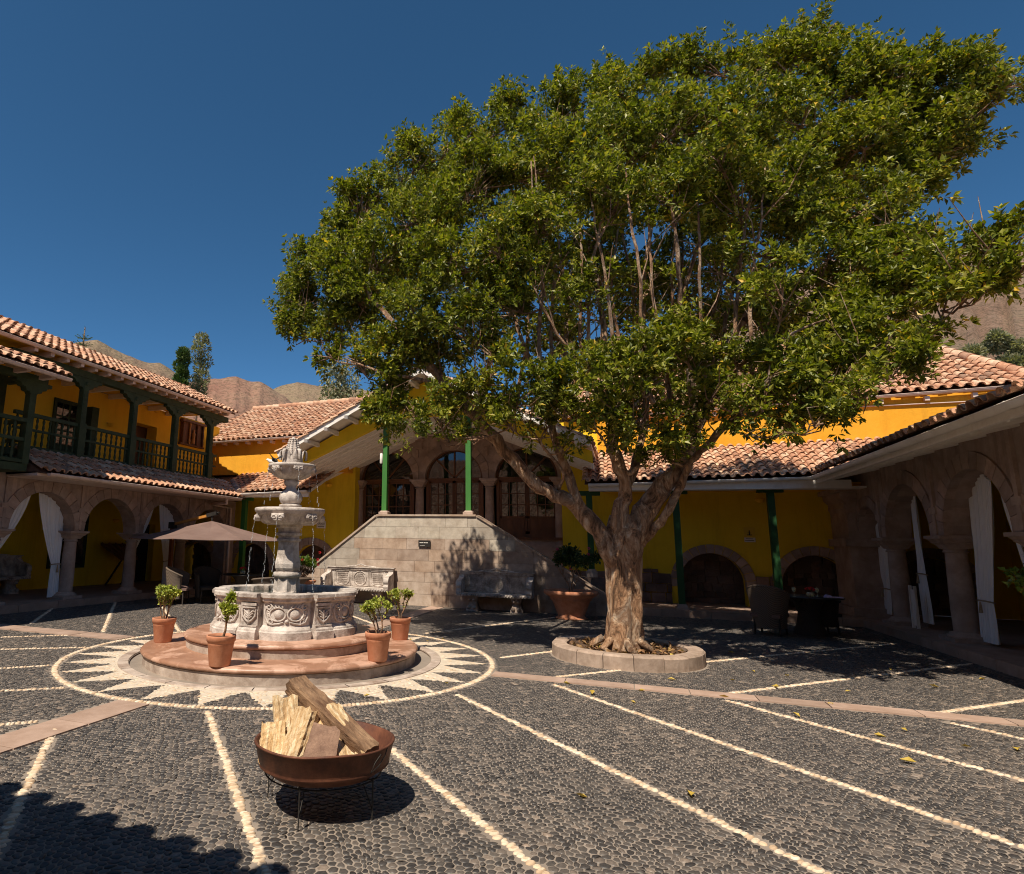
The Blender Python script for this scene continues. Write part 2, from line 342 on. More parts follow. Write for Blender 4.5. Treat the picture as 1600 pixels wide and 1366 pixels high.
def clip_poly(poly, clip):
    """Sutherland-Hodgman, clip convex ccw"""
    out = poly
    for i in range(len(clip)):
        a = clip[i]; b = clip[(i+1) % len(clip)]; inp = out; out = []
        if not inp: break
        def side(p): return (b[0]-a[0])*(p[1]-a[1])-(b[1]-a[1])*(p[0]-a[0])
        for j in range(len(inp)):
            p = inp[j]; q = inp[(j+1) % len(inp)]; sp, sq = side(p), side(q)
            if sp >= 0: out.append(p)
            if (sp >= 0) != (sq >= 0):
                t = sp/(sp-sq); out.append((p[0]+t*(q[0]-p[0]), p[1]+t*(q[1]-p[1])))
    return out
def ashlar(mb, fr, u0, u1, z0, z1, rh, lmin, lmax, clip=None, proud=.02, depth=.03, gap=.004, matf=None, jit=.0):
    z = z0; row = 0
    while z < z1-.02:
        h = rh[row % len(rh)]; zt = min(z+h, z1); u = u0-random.uniform(0, lmin)
        while u < u1:
            l = random.uniform(lmin, lmax); a = max(u, u0)+gap; b = min(u+l, u1)-gap; u += l
            if b-a < .03: continue
            poly = [(a, z+gap), (b, z+gap), (b, zt-gap), (a, zt-gap)]
            if jit: poly = [(x+random.uniform(-jit, jit), y+random.uniform(-jit, jit)) for x, y in poly]
            if clip: poly = clip_poly(poly, clip)
            if len(poly) < 3: continue
            m = len(poly); pr_ = proud+random.uniform(-.25, .25)*depth*.2; k = matf((a+b)/2, z) if matf else 0
            v = [fr.p(x, pr_, y) for x, y in poly]+[fr.p(x, pr_-depth, y) for x, y in poly]
            mb.add(v, [tuple(range(m))]+[(j, (j+1) % m, (j+1) % m+m, j+m) for j in range(m)], k)
        z = zt; row += 1
def tile_roof(mbt, mbd, P0, P1, V, L, keep=None, sp=.205, rl=.28, deck=True, under=0, eave_only=False):
    P0 = Vector(P0); P1 = Vector(P1); U = (P1-P0); Wd = U.length; U.normalize(); V = Vector(V).normalized(); n = U.cross(V)
    nc = max(2, int(Wd/sp)); sp = Wd/nc; rows = int(L/rl)
    for i in range(nc+1):
        for half in (0, 1):
            if half and i == nc: continue
            for j in range(rows+1):
                u = (i+.5*half)*sp; v0 = j*rl-.03+random.uniform(-.02, .02); v1 = v0+rl+.07
                if v1 > L+.05: v1 = L+.05
                if v1-v0 < .05: continue
                c = P0+U*u+V*(v0+.1)
                if keep and not keep(c): continue
                R0 = sp*(.355 if not half else .30)*random.uniform(.95, 1.05); R1_ = R0*.80; K = 6
                rot = random.uniform(-.03, .03)
                lift0 = (.055 if not half else .075)+random.uniform(0, .012); lift1 = lift0-.032
                rings = []
                for (v, R, lf) in ((v0, R0, lift0), (v1, R1_, lift1)):
                    for th in (0, .016):
                        rr = R-th
                        ring = []
                        for k in range(K+1):
                            a = pi*k/K
                            x = cos(a)*rr + (v-v0)*rot; h = sin(a)*rr*.85
                            if half: h = -h
                            ring.append(tuple(P0+U*(u+x)+V*v+n*(lf+h+(0 if half else -.01))))
                        rings.append(ring)
                o0, i0, o1, i1 = rings; m = K+1
                vv = o0+o1+i0+i1
                fs = [(k, k+1, m+k+1, m+k) for k in range(K)]            # outer
                fs2 = [(k, 2*m+k, 2*m+k+1, k+1) for k in range(K)]       # front lip
                mbt.add(vv, fs, 0, True); mbt.add(vv, fs2, 0, False)
                if j == 0: mbt.add(vv, [(2*m+k+1, 2*m+k, 3*m+k, 3*m+k+1) for k in range(K)], 0, True)
    if deck and not keep:
        a, b = P0-n*.0, P1-n*.0; c = b+V*L; d = a+V*L; q = n*.05
        mbd.add([a-q, b-q, c-q, d-q, a, b, c, d], [(3, 2, 1, 0), (4, 5, 6, 7), (0, 1, 5, 4), (1, 2, 6, 5), (2, 3, 7, 6), (3, 0, 4, 7)], under)
    return n
def gutter(mb, a, b, r=.06, brk=.55, out=(1, 0, 0)):
    a = Vector(a); b = Vector(b); t = (b-a).normalized(); L = (b-a).length; out = Vector(out); K = 8
    def arc(c, R): return [tuple(c+out*(cos(pi*k/K)*R)+Vector((0, 0, -sin(pi*k/K)*R))) for k in range(K+1)]
    mb.loft([arc(a, r), arc(b, r)], 0, True, None, False, False, False); mb.loft([arc(a, r-.008), arc(b, r-.008)], 0, True, None, False, False, False)
    for s in (-1, 1): mb.tube([a+out*s*r, b+out*s*r], .008, 6)
    for c in (a, b): 
        A = arc(c, r); mb.add(A, [tuple(range(K+1))], 0)
    k = 0.2
    while k < L:
        c = a+t*k; w = t*.02
        mb.loft([arc(c-w, r+.006), arc(c+w, r+.006)], 0, True, None, False, False, False)
        mb.bar(c+out*(-r)+Vector((0, 0, .01)), c+out*r+Vector((0, 0, .012)), .03, .006); k += brk
def column_mb(h, r, cap=.17, base=.16, n=20):
    mb = MB()
    def sq(w, z): return [(-w, -w, z), (w, -w, z), (w, w, z), (-w, w, z)]
    mb.loft([sq(r*1.75, 0), sq(r*1.75, base*.45)], 0, False)
    mb.lathe([(r*1.65, base*.45), (r*1.68, base*.55), (r*1.6, base*.68), (r*1.35, base*.75), (r*1.38, base*.9), (r*1.12, base)], n)
    z1 = h-cap*1.5
    mb.lathe([(r*1.03, base), (r*1.04, base+(z1-base)*.3), (r*.95, base+(z1-base)*.75), (r*.88, z1)], n, caps=False)
    mb.lathe([(r*.88, z1), (r*1.05, z1+.01), (r*1.05, z1+.03), (r*.92, z1+.045), (r*1.0, z1+.07)], n, caps=False)
    mb.loft([sq(r*.95, z1+.07), sq(r*1.2, z1+.07+cap*.35), sq(r*1.5, z1+.07+cap*.55), sq(r*1.45, z1+.07+cap*.6), sq(r*1.72, z1+.07+cap*.85)], 0, False)
    mb.loft([sq(r*1.85, z1+.07+cap*.85), sq(r*1.85, h)], 0, False)
    return mb
def curtain(name, fr, tops, tie, bot, zt, zb, folds=7, lab='', grp=None, w=-.12, rope=True):
    """tops: list of (u,z) along hanging line; tie (u0,u1); bot (u0,u1)"""
    NU = folds*8; NZ = 26; rings = []
    for j in range(NZ+1):
        ring = []
        for i in range(NU+1):
            s = i/NU; k = s*(len(tops)-1); a = int(min(k, len(tops)-2)); f = k-a
            ut = tops[a][0]*(1-f)+tops[a+1][0]*f; zt0 = tops[a][1]*(1-f)+tops[a+1][1]*f
            q = j/NZ
            utie = tie[0]*(1-s)+tie[1]*s; ub = bot[0]*(1-s)+bot[1]*s
            if q < .62:
                g = q/.62; z = zt0*(1-g)+zt*g; h = g**1.4; u = ut*(1-h)+utie*h - 0; amp = .032*(1-.4*g)
            else:
                g = (q-.62)/.38; z = zt*(1-g)+zb*g; u = utie*(1-g)+ub*g; amp = .022+.02*g
            ring.append(fr.p(u, w+amp*(.75*sin(2*pi*folds*s+.9*sin(2*q*pi)+1.5*sin(4*s))+.35*sin(2*pi*folds*1.7*s+2*q+1)), z))
        rings.append(ring)
    mb = MB(); mb.loft(rings, 0, True, None, False, False, False)
    t = thing(name, lab, 'curtain', fr.p((tie[0]+tie[1])/2, 0, zb), 0, grp)
    mb.build('cloth_panel', M['curtain'], t, True)
    if rope:
        r = MB(); c = (tie[0]+tie[1])/2; ww = abs(tie[1]-tie[0])/2+.02
        r.tube([fr.p(c+ww*cos(a), w+.06*sin(a), zt+.02*sin(a)) for a in np.linspace(0, 2*pi, 13)], .012, 6)
        r.tube([fr.p(c, w+.07, zt), fr.p(c, w+.08, zt-.18)], [.012, .03], 6)
        r.build('tieback_rope', M['rope'], t, True)
    return t
M['rope'] = mottled('jute_rope', (.30, .22, .14), (.42, .32, .2), 30, .9, .4, .004, 90)
def wall_lamp(loc, nrm, lab, grp):
    t = thing('wall_lamp', lab, 'wall lamp', loc, atan2(nrm[1], nrm[0]), grp)
    mb = MB(); prof = [(.015, -.10), (.07, -.085), (.11, -.04), (.125, 0)]
    rings = []
    for r, z in prof: rings.append([(cos(a)*r, sin(a)*r, z) for a in np.linspace(-pi/2, pi/2, 13)])
    mb.loft(rings, 0, True, None, True, False, False); mb.build('bowl_shade', M['balcwall'], t)
    b = MB(); b.box(.0, .012, -.13, .13, -.01, .012, 0, None); b.build('rim', M['orangewood'], t); return t

# ================================================================== ground
gb = MB()
gb.quad((-400, -200, -.02), (400, -200, -.02), (400, 600, -.02), (-400, 600, -.02)); gb.build('ground', M['sand'], None, kind='structure')
CX, CY, RC = -4.62, 8.16, 2.93
sb = MB()   # mortar bed of the court with a hole for the ring gutter
NR = 96; R_in = 2.08
ring_i = [(CX+R_in*cos(2*pi*i/NR), CY+R_in*sin(2*pi*i/NR), 0) for i in range(NR)]
ring_o = [(CX+3.0*cos(2*pi*i/NR), CY+3.0*sin(2*pi*i/NR), 0) for i in range(NR)]
sb.loft([ring_i, ring_o], 0, False, None, False, False)
sq = []
for i in range(NR):
    a = 2*pi*i/NR; dx, dy = cos(a), sin(a); t = []
    if dx > 1e-6: t.append((4.95-CX)/dx)
    if dx < -1e-6: t.append((-12.15-CX)/dx)
    if dy > 1e-6: t.append((16.9-CY)/dy)
    if dy < -1e-6: t.append((-.5-CY)/dy)
    k = min(t); sq.append((CX+k*dx, CY+k*dy, 0))
sb.loft([ring_o, sq], 0, False, None, False, False); sb.build('courtyard_mortar_bed', M['sand'], None, kind='structure')
PLC = (-.05, 10.22); PLR = 1.06
def in_band(x, y):
    if abs(y-CY-.0) < .13 and (x-CX) > RC-.05: return True
    if abs(y-CY-.1) < .2 and (x-CX) < -RC+.05: return True
    if abs(x-CX) < .19 and (y-CY) > RC-.05: return True
    if abs(x-CX-.02) < .19 and (y-CY) < -RC+.05: return True
    return False
# white lines
LINES = []
ML = [((325, 1112), (415, 1366), 1.2), ((85, 1140), (0, 1320), 1.2), ((610, 1170), (850, 1366), 1.2), ((715, 1086), (1290, 1366), 1.5), ((865, 1070), (1600, 1325), 1.5), ((1135, 1095), (1600, 1220), 1.5), ((1485, 1130), (1600, 1155), 1.5),
      ((1130, 1085), (1490, 1041), .5), ((1460, 1115), (1600, 1095), .6), ((870, 1058), (965, 1048), .1), ((782, 1028), (866, 1018), 0), ((1100, 1035), (1400, 1006), 0), ((0, 996), (140, 992), 0), ((0, 1015), (135, 1012), 1), ((0, 1045), (78, 1040), 1), ((0, 1080), (103, 1075), 1), ((0, 1133), (60, 1128), 1),
      ((48, 975), (82, 951), .0), ((161, 988), (180, 941), .2), ((280, 986), (262, 960), 1.6), ((600, 981), (545, 961), .8), ((665, 990), (860, 966), .8)]
for a, b, ext_ in ML:
    if a[1] < 1050 and a[0] == 0: a, b = b, a
    if a[0] == 0 and a[1] > 1070: a, b = b, a
    A = at_z(*a); B = at_z(*b); d = (B-A).normalized()*ext_; LINES.append(((A.x, A.y), (B.x+d.x, B.y+d.y)))
SEG = np.array([[*a, *b] for a, b in LINES])
def line_dist(x, y):
    """min distance of points to the white lines (vectorised)"""
    D = np.full(x.shape, 9.)
    for ax, ay, bx, by in SEG:
        dx, dy = bx-ax, by-ay; L2 = dx*dx+dy*dy; t = np.clip(((x-ax)*dx+(y-ay)*dy)/L2, 0, 1)
        D = np.minimum(D, np.hypot(x-ax-t*dx, y-ay-t*dy))
    return D
NRAY = 28
def star(x, y):
    r = np.hypot(x-CX, y-CY); a = np.arctan2(y-CY, x-CX); w = 2*pi/NRAY; k = np.abs((a/w+.5+50.) % 1-.5)*w
    t = (RC-.06-r)/(RC-.06-2.29); return (r < 2.29) | ((k < w*.42*t) & (t > 0))
# cobbles: hexagonal cells with jitter
SPC = .049; rows_y = np.arange(1.6, 16.9, SPC*.866); cols_x = np.arange(-12.15, 4.95, SPC)
gx, gy = np.meshgrid(cols_x, rows_y); gx = gx + (np.arange(len(rows_y)) % 2)[:, None]*SPC/2
rng = np.random.default_rng(3)
gx = gx+rng.uniform(-.42, .42, gx.shape)*SPC; gy = gy+rng.uniform(-.38, .38, gy.shape)*SPC
wx = .02*np.sin(gy*9+np.sin(gx*5)*2); wy = .02*np.sin(gx*8+np.sin(gy*6)*2); gx = gx+wx; gy = gy+wy
R_, C_ = gx.shape; cells = []
ii, jj = np.meshgrid(np.arange(1, R_-1), np.arange(1, C_-1), indexing='ij'); ii = ii.ravel(); jj = jj.ravel(); odd = ii % 2
def nb(di, dj0, dj1): j = np.where(odd == 0, jj+dj0, jj+dj1); return np.stack([gx[ii+di, j], gy[ii+di, j]], -1)
c0 = np.stack([gx[ii, jj], gy[ii, jj]], -1)
nbs = [nb(0, 1, 1), nb(1, 0, 1), nb(1, -1, 0), nb(0, -1, -1), nb(-1, -1, 0), nb(-1, 0, 1)]
cor = [(c0+nbs[k]+nbs[(k+1) % 6])/3 for k in range(6)]; ctr = sum(cor)/6
x, y = ctr[:, 0], ctr[:, 1]; rad = np.hypot(x-CX, y-CY)
keep = (rad > 2.25) & (np.hypot(x-PLC[0], y-PLC[1]) > PLR+.03) & (line_dist(x, y) > .044) & (np.abs(rad-RC) > .06)
band = ((np.abs(y-CY) < .16) & (x-CX > RC-.05)) | ((np.abs(y-CY-.1) < .23) & (x-CX < -RC+.05)) | ((np.abs(x-CX) < .22) & (np.abs(y-CY) > RC-.05))
keep &= ~band; keep &= ~((y > 15.95) & (x > -9.6) & (x < 0)); keep &= (y < 16.75)
idx = np.where(keep)[0]; n = len(idx); ctr = ctr[idx]; cor = [c[idx] for c in cor]
shr = rng.uniform(.90, 1.02, (n, 1)); hz = rng.uniform(.0015, .006, n); off = rng.uniform(-.008, .008, (n, 2))
hz = np.where(hz > 0, hz, 0)
VV = np.zeros((n, 19, 3), np.float32)
for k in range(6):
    cf = rng.uniform(.82, 1.03, (n, 1)); o = ctr+(cor[k]-ctr)*shr*cf; VV[:, k, :2] = o; VV[:, k, 2] = -.004
    VV[:, 6+k, :2] = ctr+(cor[k]-ctr)*shr*cf*.90; VV[:, 6+k, 2] = hz*.66
    VV[:, 12+k, :2] = ctr+(cor[k]-ctr)*shr*.58+off*.8; VV[:, 12+k, 2] = hz*(.95+rng.uniform(-.12, .12, n))
VV[:, 18, :2] = ctr; tilt = rng.uniform(-.003, .003, n); VV[:, 18, 2] = hz+tilt
b0 = (np.arange(n)*19)[:, None]
Q = [b0+np.array([[k, (k+1) % 6, 6+(k+1) % 6, 6+k]]) for k in range(6)]+[b0+np.array([[6+k, 6+(k+1) % 6, 12+(k+1) % 6, 12+k]]) for k in range(6)]; T = [b0+np.array([[12+k, 12+(k+1) % 6, 18]]) for k in range(6)]
Q = np.concatenate(Q); T = np.concatenate(T)
white = star(ctr[:, 0], ctr[:, 1]) & (np.hypot(ctr[:, 0]-CX, ctr[:, 1]-CY) < RC)
mi = np.concatenate([np.tile(white, 12), np.tile(white, 6)]).astype(np.int32)
np_mesh('cobblestone_paving', VV.reshape(-1, 3), [Q, T], [M['cobble'], M['pebble']], mi, True, None, 'structure')
# white pebble lines and circle
pb = MB()
def pebble(mb, x, y, ang, a, b, h):
    ca, sa = cos(ang), sin(ang); rings = []
    for s, z in ((1., -.002), (.93, h*.55), (.6, h*.95)):
        rings.append([(x+ca*a*s*cos(t)*1-sa*b*s*sin(t), y+sa*a*s*cos(t)+ca*b*s*sin(t), z) for t in [2*pi*k/8 for k in range(8)]])
    mb.loft(rings, 0, True, None, False, True)
for (ax, ay), (bx, by) in LINES:
    L = hypot(bx-ax, by-ay); an = atan2(by-ay, bx-ax); s = .02
    while s < L:
        px_ = ax+(bx-ax)*s/L; py_ = ay+(by-ay)*s/L; j = random.uniform(-.008, .008)
        a_ = random.uniform(.024, .039); b_ = random.uniform(.014, .025)
        pebble(pb, px_+j, py_+j, an+pi/2+random.uniform(-.25, .25), a_, b_, random.uniform(.007, .015)); s += b_*random.uniform(1.8, 2.15)
na = int(2*pi*RC/.045)
for k in range(na):
    a = 2*pi*k/na
    pebble(pb, CX+RC*cos(a), CY+RC*sin(a), a+random.uniform(-.25, .25), random.uniform(.03, .043), .023, random.uniform(.01, .018))
pb.build('white_pebble_lines', M['pebble'], None, kind='structure')
# pale bed under the sunburst
sb = MB(); cst = [(CX+2.2*cos(2*pi*i/(NRAY*4)), CY+2.2*sin(2*pi*i/(NRAY*4)), .0035) for i in range(NRAY*4)]
ost = []
for i in range(NRAY*4):
    a = 2*pi*i/(NRAY*4); r = RC-.05 if i % 4 == 0 else (2.29 if i % 4 == 2 else (2.29*.62+(RC-.05)*.38)); ost.append((CX+r*cos(a), CY+r*sin(a), .0035))
sb.loft([cst, ost], 0, False, None, False, False); M['palebed'] = mottled('pale_mortar', (.50, .41, .31), (.66, .56, .44), 12, .9, .5, .004, 70); sb.build('sunburst_bed', M['palebed'], None, kind='structure')
# flagstone bands
fb = MB()
def flags(x0, x1, y0, y1, alongx, l0=.5, l1=.9):
    p = x0 if alongx else y0; e = x1 if alongx else y1
    while p < e-.05:
        q = min(p+random.uniform(l0, l1), e)
        if alongx: fb.box(p+.006, q-.006, y0, y1, -.01, .012+random.uniform(0, .003))
        else: fb.box(x0, x1, p+.006, q-.006, -.01, .012+random.uniform(0, .003))
        p = q
flags(CX+RC+.06, 4.9, CY-.13, CY+.13, True); flags(-12.1, CX-RC-.06, CY-.1, CY+.3, True)
flags(CX-.19, CX+.19, CY+RC+.06, 15.95, False); flags(CX-.17, CX+.21, 1.5, CY-RC-.06, False)
fb.build('flagstone_bands', M['flag'], None, kind='structure')
# ring gutter round the fountain
rg = MB(); n_ = 26
for k in range(n_):
    A = [2*pi*k/n_+.003+(2*pi/n_-.006)*j/5 for j in range(6)]
    rings = [[(CX+r*cos(a), CY+r*sin(a), z) for a in A] for r, z in ((2.09, -.09), (2.09, .010), (2.10, .014), (2.22, .014), (2.225, -.01))]
    rg.loft(rings, 0, False, None, False, False, False)
rg.lathe([(1.7, -.09), (2.1, -.09)], 64, (CX, CY, 0), 0, False, caps=False); rg.build('gutter_ring_kerb', M['riser'], None, kind='structure')
# fallen leaves
def leaf_verts(L, w, c=.25):
    return [(0, 0, 0), (-w, L*.5, c*w), (0, L, 0), (w, L*.5, c*w), (0, L*.5, -c*w*.4)], [(0, 4, 1), (1, 4, 2), (2, 4, 3), (3, 4, 0)]
lm = MB(); lm.add(*leaf_verts(.10, .026, .6)); first = None
FL = [(568, 1088), (700, 1068), (925, 1085), (1468, 1074), (1418, 1142), (1365, 1147), (1518, 1167), (1123, 1087), (1226, 1055), (1148, 1020), (1180, 1050), (1205, 1072), (1390, 1045), (1540, 1060), (1075, 1235), (1405, 1186),
      (1008, 1078), (985, 1095), (1056, 1062), (1140, 1062), (690, 998), (668, 1002), (640, 1000), (1300, 1098), (1250, 1120), (880, 1066), (1590, 1172), (900, 1240), (1330, 1080), (1450, 1040)]
for q, (px_, py_) in enumerate(FL):
    p = at_z(px_, py_, .018)
    if first is None:
        first = lm.build('fallen_leaf', M['fallen']); o = first
        tag(o, 'small curled yellow leaf lying on the cobbles', 'leaf', 'fallen leaves scattered over the court')
    else: o = copy_tree(first)
    o.location = p; o.rotation_euler = (random.uniform(-.3, .3), random.uniform(-.4, .4), random.uniform(0, 6.3)); s = random.uniform(.6, 1.15); o.scale = (s, s, s)
# ================================================================== LEFT WING
LW = thing('arcade_building', 'two-storey yellow wing with stone arcade below and green balcony above', 'building', (-13.5, 9, 0))
fL = Frame((-12.4, 0, 0), (0, 1, 0), (1, 0, 0))
cy0, csp = 11.52, 2.02
lcol = [cy0+csp*k for k in range(-4, 3)]           # 3.44 .. 15.56
ops = [(c+csp/2, .87, 1.75, 1.75, .87) for c in lcol]
ops[-1] = (16.62, .82, 1.75, 1.75, .82)
mb = MB(); arch_wall(mb, fL, 1.0, 17.45, 1.75, 3.02, ops, .42); fbox(mb, fL, 17.46, 17.95, -.42, .03, .15, 3.05)
mb.build('arcade_wall', M['stone'], LW, True)
for o in ops: mb = MB(); voussoirs(mb, fL, o[0], 1.75, o[1], o[1]+.25, .985, 13, .025, .1); mb.build('arch_ring', M['stone'], LW, True)
mb = MB()
for o in ops:   # spandrel blocks between the rings
    u = o[0]+csp/2 if o is not ops[-1] else 17.5
    fbox(mb, fL, u-.035, u+.035, 0, .035, 1.78, 2.98); fbox(mb, fL, u-.09, u+.09, 0, .045, 2.2, 2.3)
fbox(mb, fL, 1, 17.9, 0, .05, 2.86, 2.94); mb.build('pilaster_strip', M['stone'], LW, True)
cm = column_mb(1.6, .155).build('column', M['stone'], LW)
for i, c in enumerate(lcol):
    o = cm if i == 0 else cm.copy()
    if i: COL.objects.link(o); o.parent = LW
    o.location = Vector((-12.62, c, .15))-wloc(LW)
mb = MB(); mb.box(-15.6, -12.2, 1, 19.3, -.01, .15); mb.build('gallery_floor', M['flag'], LW, True)
mb = MB(); k = 1.0
while k < 16.8: l = random.uniform(.7, 1.2); mb.box(-12.3, -12.13, k+.005, min(k+l, 16.9)-.005, 0, .158+random.uniform(0, .004)); k += l
mb.build('step_kerb', M['flag'], LW, True)
fLi = Frame((-15.5, 0, 0), (0, 1, 0), (1, 0, 0)); mb = MB(); arch_wall(mb, fLi, 1, 20, .15, 3.0, [(17.1, .6, .15, 2.1, 0)], .25)
mb.box(-15.6, -12.8, 1, 1.2, .15, 3); mb.build('gallery_wall', M['yellow'], LW, True)
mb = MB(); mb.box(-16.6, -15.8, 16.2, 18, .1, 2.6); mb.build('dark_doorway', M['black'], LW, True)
mb = MB(); mb.box(-15.6, -12.5, 1, 19, 3.02, 3.1); mb.build('gallery_ceiling', M['wood'], LW, True)
# gallery window on back wall
fr = MB(); fbox(fr, fLi, 13.4, 14.7, 0, .06, .7, 2.35); o = fr.build('window_frame', M['darkgreen'], LW, True)
g = MB(); fbox(g, fLi, 13.5, 14.02, .05, .065, .8, 2.25); fbox(g, fLi, 14.08, 14.6, .05, .065, .8, 2.25); g.build('pane', M['glass'], o, True)
# --- upper storey
fU = Frame((-14.0, 0, 0), (0, 1, 0), (1, 0, 0)); mb = MB()
arch_wall(mb, fU, 1, 18.98, 3.45, 5.75, [(15.1, .58, 3.45, 5.15, 0)], .4); mb.build('upper_wall', M['balcwall'], LW, True)
mb = MB(); mb.box(-15, -14.45, 14, 16.3, 3.4, 5.4); mb.build('dark_doorway', M['wood'], LW, True)
mb = MB(); mb.box(-14.2, -12.1, 1, 16.6, 3.3, 3.45); mb.build('balcony_floor', M['darkgreen'], LW, True)

mb = MB(); k = 1.3
while k < 16.8: mb.box(-14.0, -12.25, k-.05, k+.05, 5.62, 5.76); k += .82
mb.build('ceiling_beam', M['white'], LW, True)
mb = MB(); mb.box(-14.0, -12.0, 1, 16.9, 5.765, 5.79); mb.build('ceiling_board', M['balcwall'], LW, True)
# door with small panes (dark green), beside second post
d = MB(); fbox(d, fU, 11.75, 12.75, 0, .05, 3.46, 5.25); do = d.build('balcony_door', M['darkgreen'], LW, True)
g = MB()
for a in range(2):
    for b in range(3):
        for c in range(2):
            u = 11.83+a*.45+c*.2; z = 4.05+b*.38; fbox(g, fU, u, u+.17, .045, .06, z, z+.33)
g.build('pane', M['glass'], do, True)
ac = MB(); fbox(ac, fU, 12.76, 13.0, 0, .3, 3.46, 5.2); ac.build('open_shutter', M['darkgreen'], LW, True)
ac = MB(); fbox(ac, fU, 10.05, 10.35, 0, .05, 3.46, 5.6); ac.build('window_frame', M['darkgreen'], LW, True)
# posts with carved brackets
post = MB(); post.box(-.075, .075, -.075, .075, 0, 2.0); post.box(-.1, .1, -.1, .1, 0, .9)
for k in range(7): post.box(-.083, .083, -.045, .045, 1.0+k*.11, 1.07+k*.11); post.box(-.045, .045, -.083, .083, 1.0+k*.11, 1.07+k*.11)
prof = [(-.07, 1.72), (.07, 1.72), (.12, 1.78), (.20, 1.79), (.23, 1.86), (.32, 1.87), (.36, 1.94), (.47, 1.95), (.47, 2.02), (-.47, 2.02), (-.47, 1.95), (-.36, 1.94), (-.32, 1.87), (-.23, 1.86), (-.20, 1.79), (-.12, 1.78)]
n = len(prof); v = [(x_, y_, z_) for x_ in (.07, -.07) for y_, z_ in prof]
post.add(v, [tuple(range(n)), tuple(reversed(range(n, 2*n)))]+[(i, (i+1) % n, (i+1) % n+n, i+n) for i in range(n)])
for s in (-1, 1): post.lathe([(.0, -.01), (.05, 0), (.05, .02), (.02, .03)], 10, (0, 0, 0), 0, True, Matrix.Translation((0.07*s, 0, 1.88)) @ Matrix.Rotation(s*pi/2, 4, 'Y'))
py_ = [11.05, 12.72, 14.39, 16.05]
P0_ = post.build('balcony_post', M['darkgreen'], LW)
for i, yv in enumerate(py_):
    o = P0_ if i == 0 else P0_.copy()
    if i: COL.objects.link(o); o.parent = LW
    o.location = Vector((-12.2, yv, 3.42))-wloc(LW)
mb = MB(); mb.box(-12.29, -12.11, 9.0, 16.85, 5.44, 5.605); mb.build('eave_beam', M['darkgreen'], LW, True)
k = 9.4
while k < 16.6: mb = MB(); mb.box(-12.3, -11.9, k-.045, k+.045, 5.61, 5.72); mb.build('rafter_tail', M['gutter'], LW, True); k += .42
# railing, one panel per bay, turned balusters
def baluster_mb(h):
    b = MB(); b.lathe([(.022, 0), (.022, h*.1), (.034, h*.2), (.02, h*.32), (.03, h*.42), (.018, h*.5), (.03, h*.58), (.02, h*.68), (.034, h*.8), (.022, h*.9), (.022, h)], 7); return b
ys = [9.3]+py_+[16.5]; BAL = None
for i in range(len(ys)-1):
    a, b = ys[i]+(.08 if i else 0), ys[i+1]-.08
    r = MB(); r.box(-12.24, -12.16, a, b, 4.22, 4.30); r.box(-12.23, -12.17, a, b, 3.90, 3.95); r.box(-12.24, -12.16, a, b, 3.50, 3.57)
    ro = r.build('balustrade_rail', M['darkgreen'], LW, True); nb_ = int((b-a)/.165)
    for k in range(nb_):
        c = a+(k+.5)*(b-a)/nb_
        if BAL is None:
            bb = MB()
            for (z, h) in ((3.57, .33), (3.95, .27)): bb.lathe([(.018, 0), (.032, h*.25), (.018, h*.5), (.032, h*.75), (.018, h)], 6, (0, 0, z))
            BAL = bb.build('baluster', M['darkgreen'], ro); bo = BAL
        else: bo = BAL.copy(); COL.objects.link(bo); bo.parent = ro
        bo.location = Vector((-12.2, c, 0))-wloc(ro)
# projecting box balcony
BX = -11.62
bx = MB(); bx.box(-12.4, BX+.03, 1, 9.27, 2.93, 3.08); bx.box(-12.4, BX-.05, 1, 9.2, 3.08, 3.2); bxo = bx.build('box_balcony', M['darkgreen'], LW, True)
pp = MB()
for yv in (3.0, 5.1, 7.2, 9.2): pp.box(BX-.1, BX+.05, yv-.07, yv+.08, 3.08, 4.85)
n = len(prof)
for yv in (3.0, 5.1, 7.2, 9.2):
    v = [(x_+BX-.02, y_*.9+yv, z_*1.0+2.83-.0) for x_ in (.08, -.08) for y_, z_ in prof]
    pp.add(v, [tuple(range(n)), tuple(reversed(range(n, 2*n)))]+[(i, (i+1) % n, (i+1) % n+n, i+n) for i in range(n)])
pp.box(BX-.1, BX+.08, 1, 9.5, 4.84, 4.98); pp.box(-12.4, BX, 9.13, 9.25, 4.84, 4.98); pp.build('corner_post', M['darkgreen'], bxo, True)
r = MB(); bb = MB()
r.box(BX-.04, BX+.04, 1, 9.2, 3.95, 4.03); r.box(BX-.03, BX+.03, 1, 9.2, 3.55, 3.62); r.box(BX-.04, BX+.04, 1, 9.2, 3.1, 3.17); r.box(-12.3, BX, 9.16, 9.24, 3.95, 4.03); r.box(-12.3, BX, 9.17, 9.23, 3.55, 3.62); r.box(-12.3, BX, 9.16, 9.24, 3.1, 3.17)
k = 3.1
while k < 9.1:
    for z, h in ((3.17, .38), (3.62, .33)): bb.lathe([(.02, 0), (.034, h*.25), (.02, h*.5), (.034, h*.75), (.02, h)], 6, (BX, k, z))
    k += .2
for xx in (-12.15, -11.98, -11.8):
    for z, h in ((3.17, .38), (3.62, .33)): bb.lathe([(.02, 0), (.034, h*.25), (.02, h*.5), (.034, h*.75), (.02, h)], 6, (xx, 9.2, z))
r.build('rail', M['darkgreen'], bxo, True); bb.build('baluster', M['darkgreen'], bxo, True)
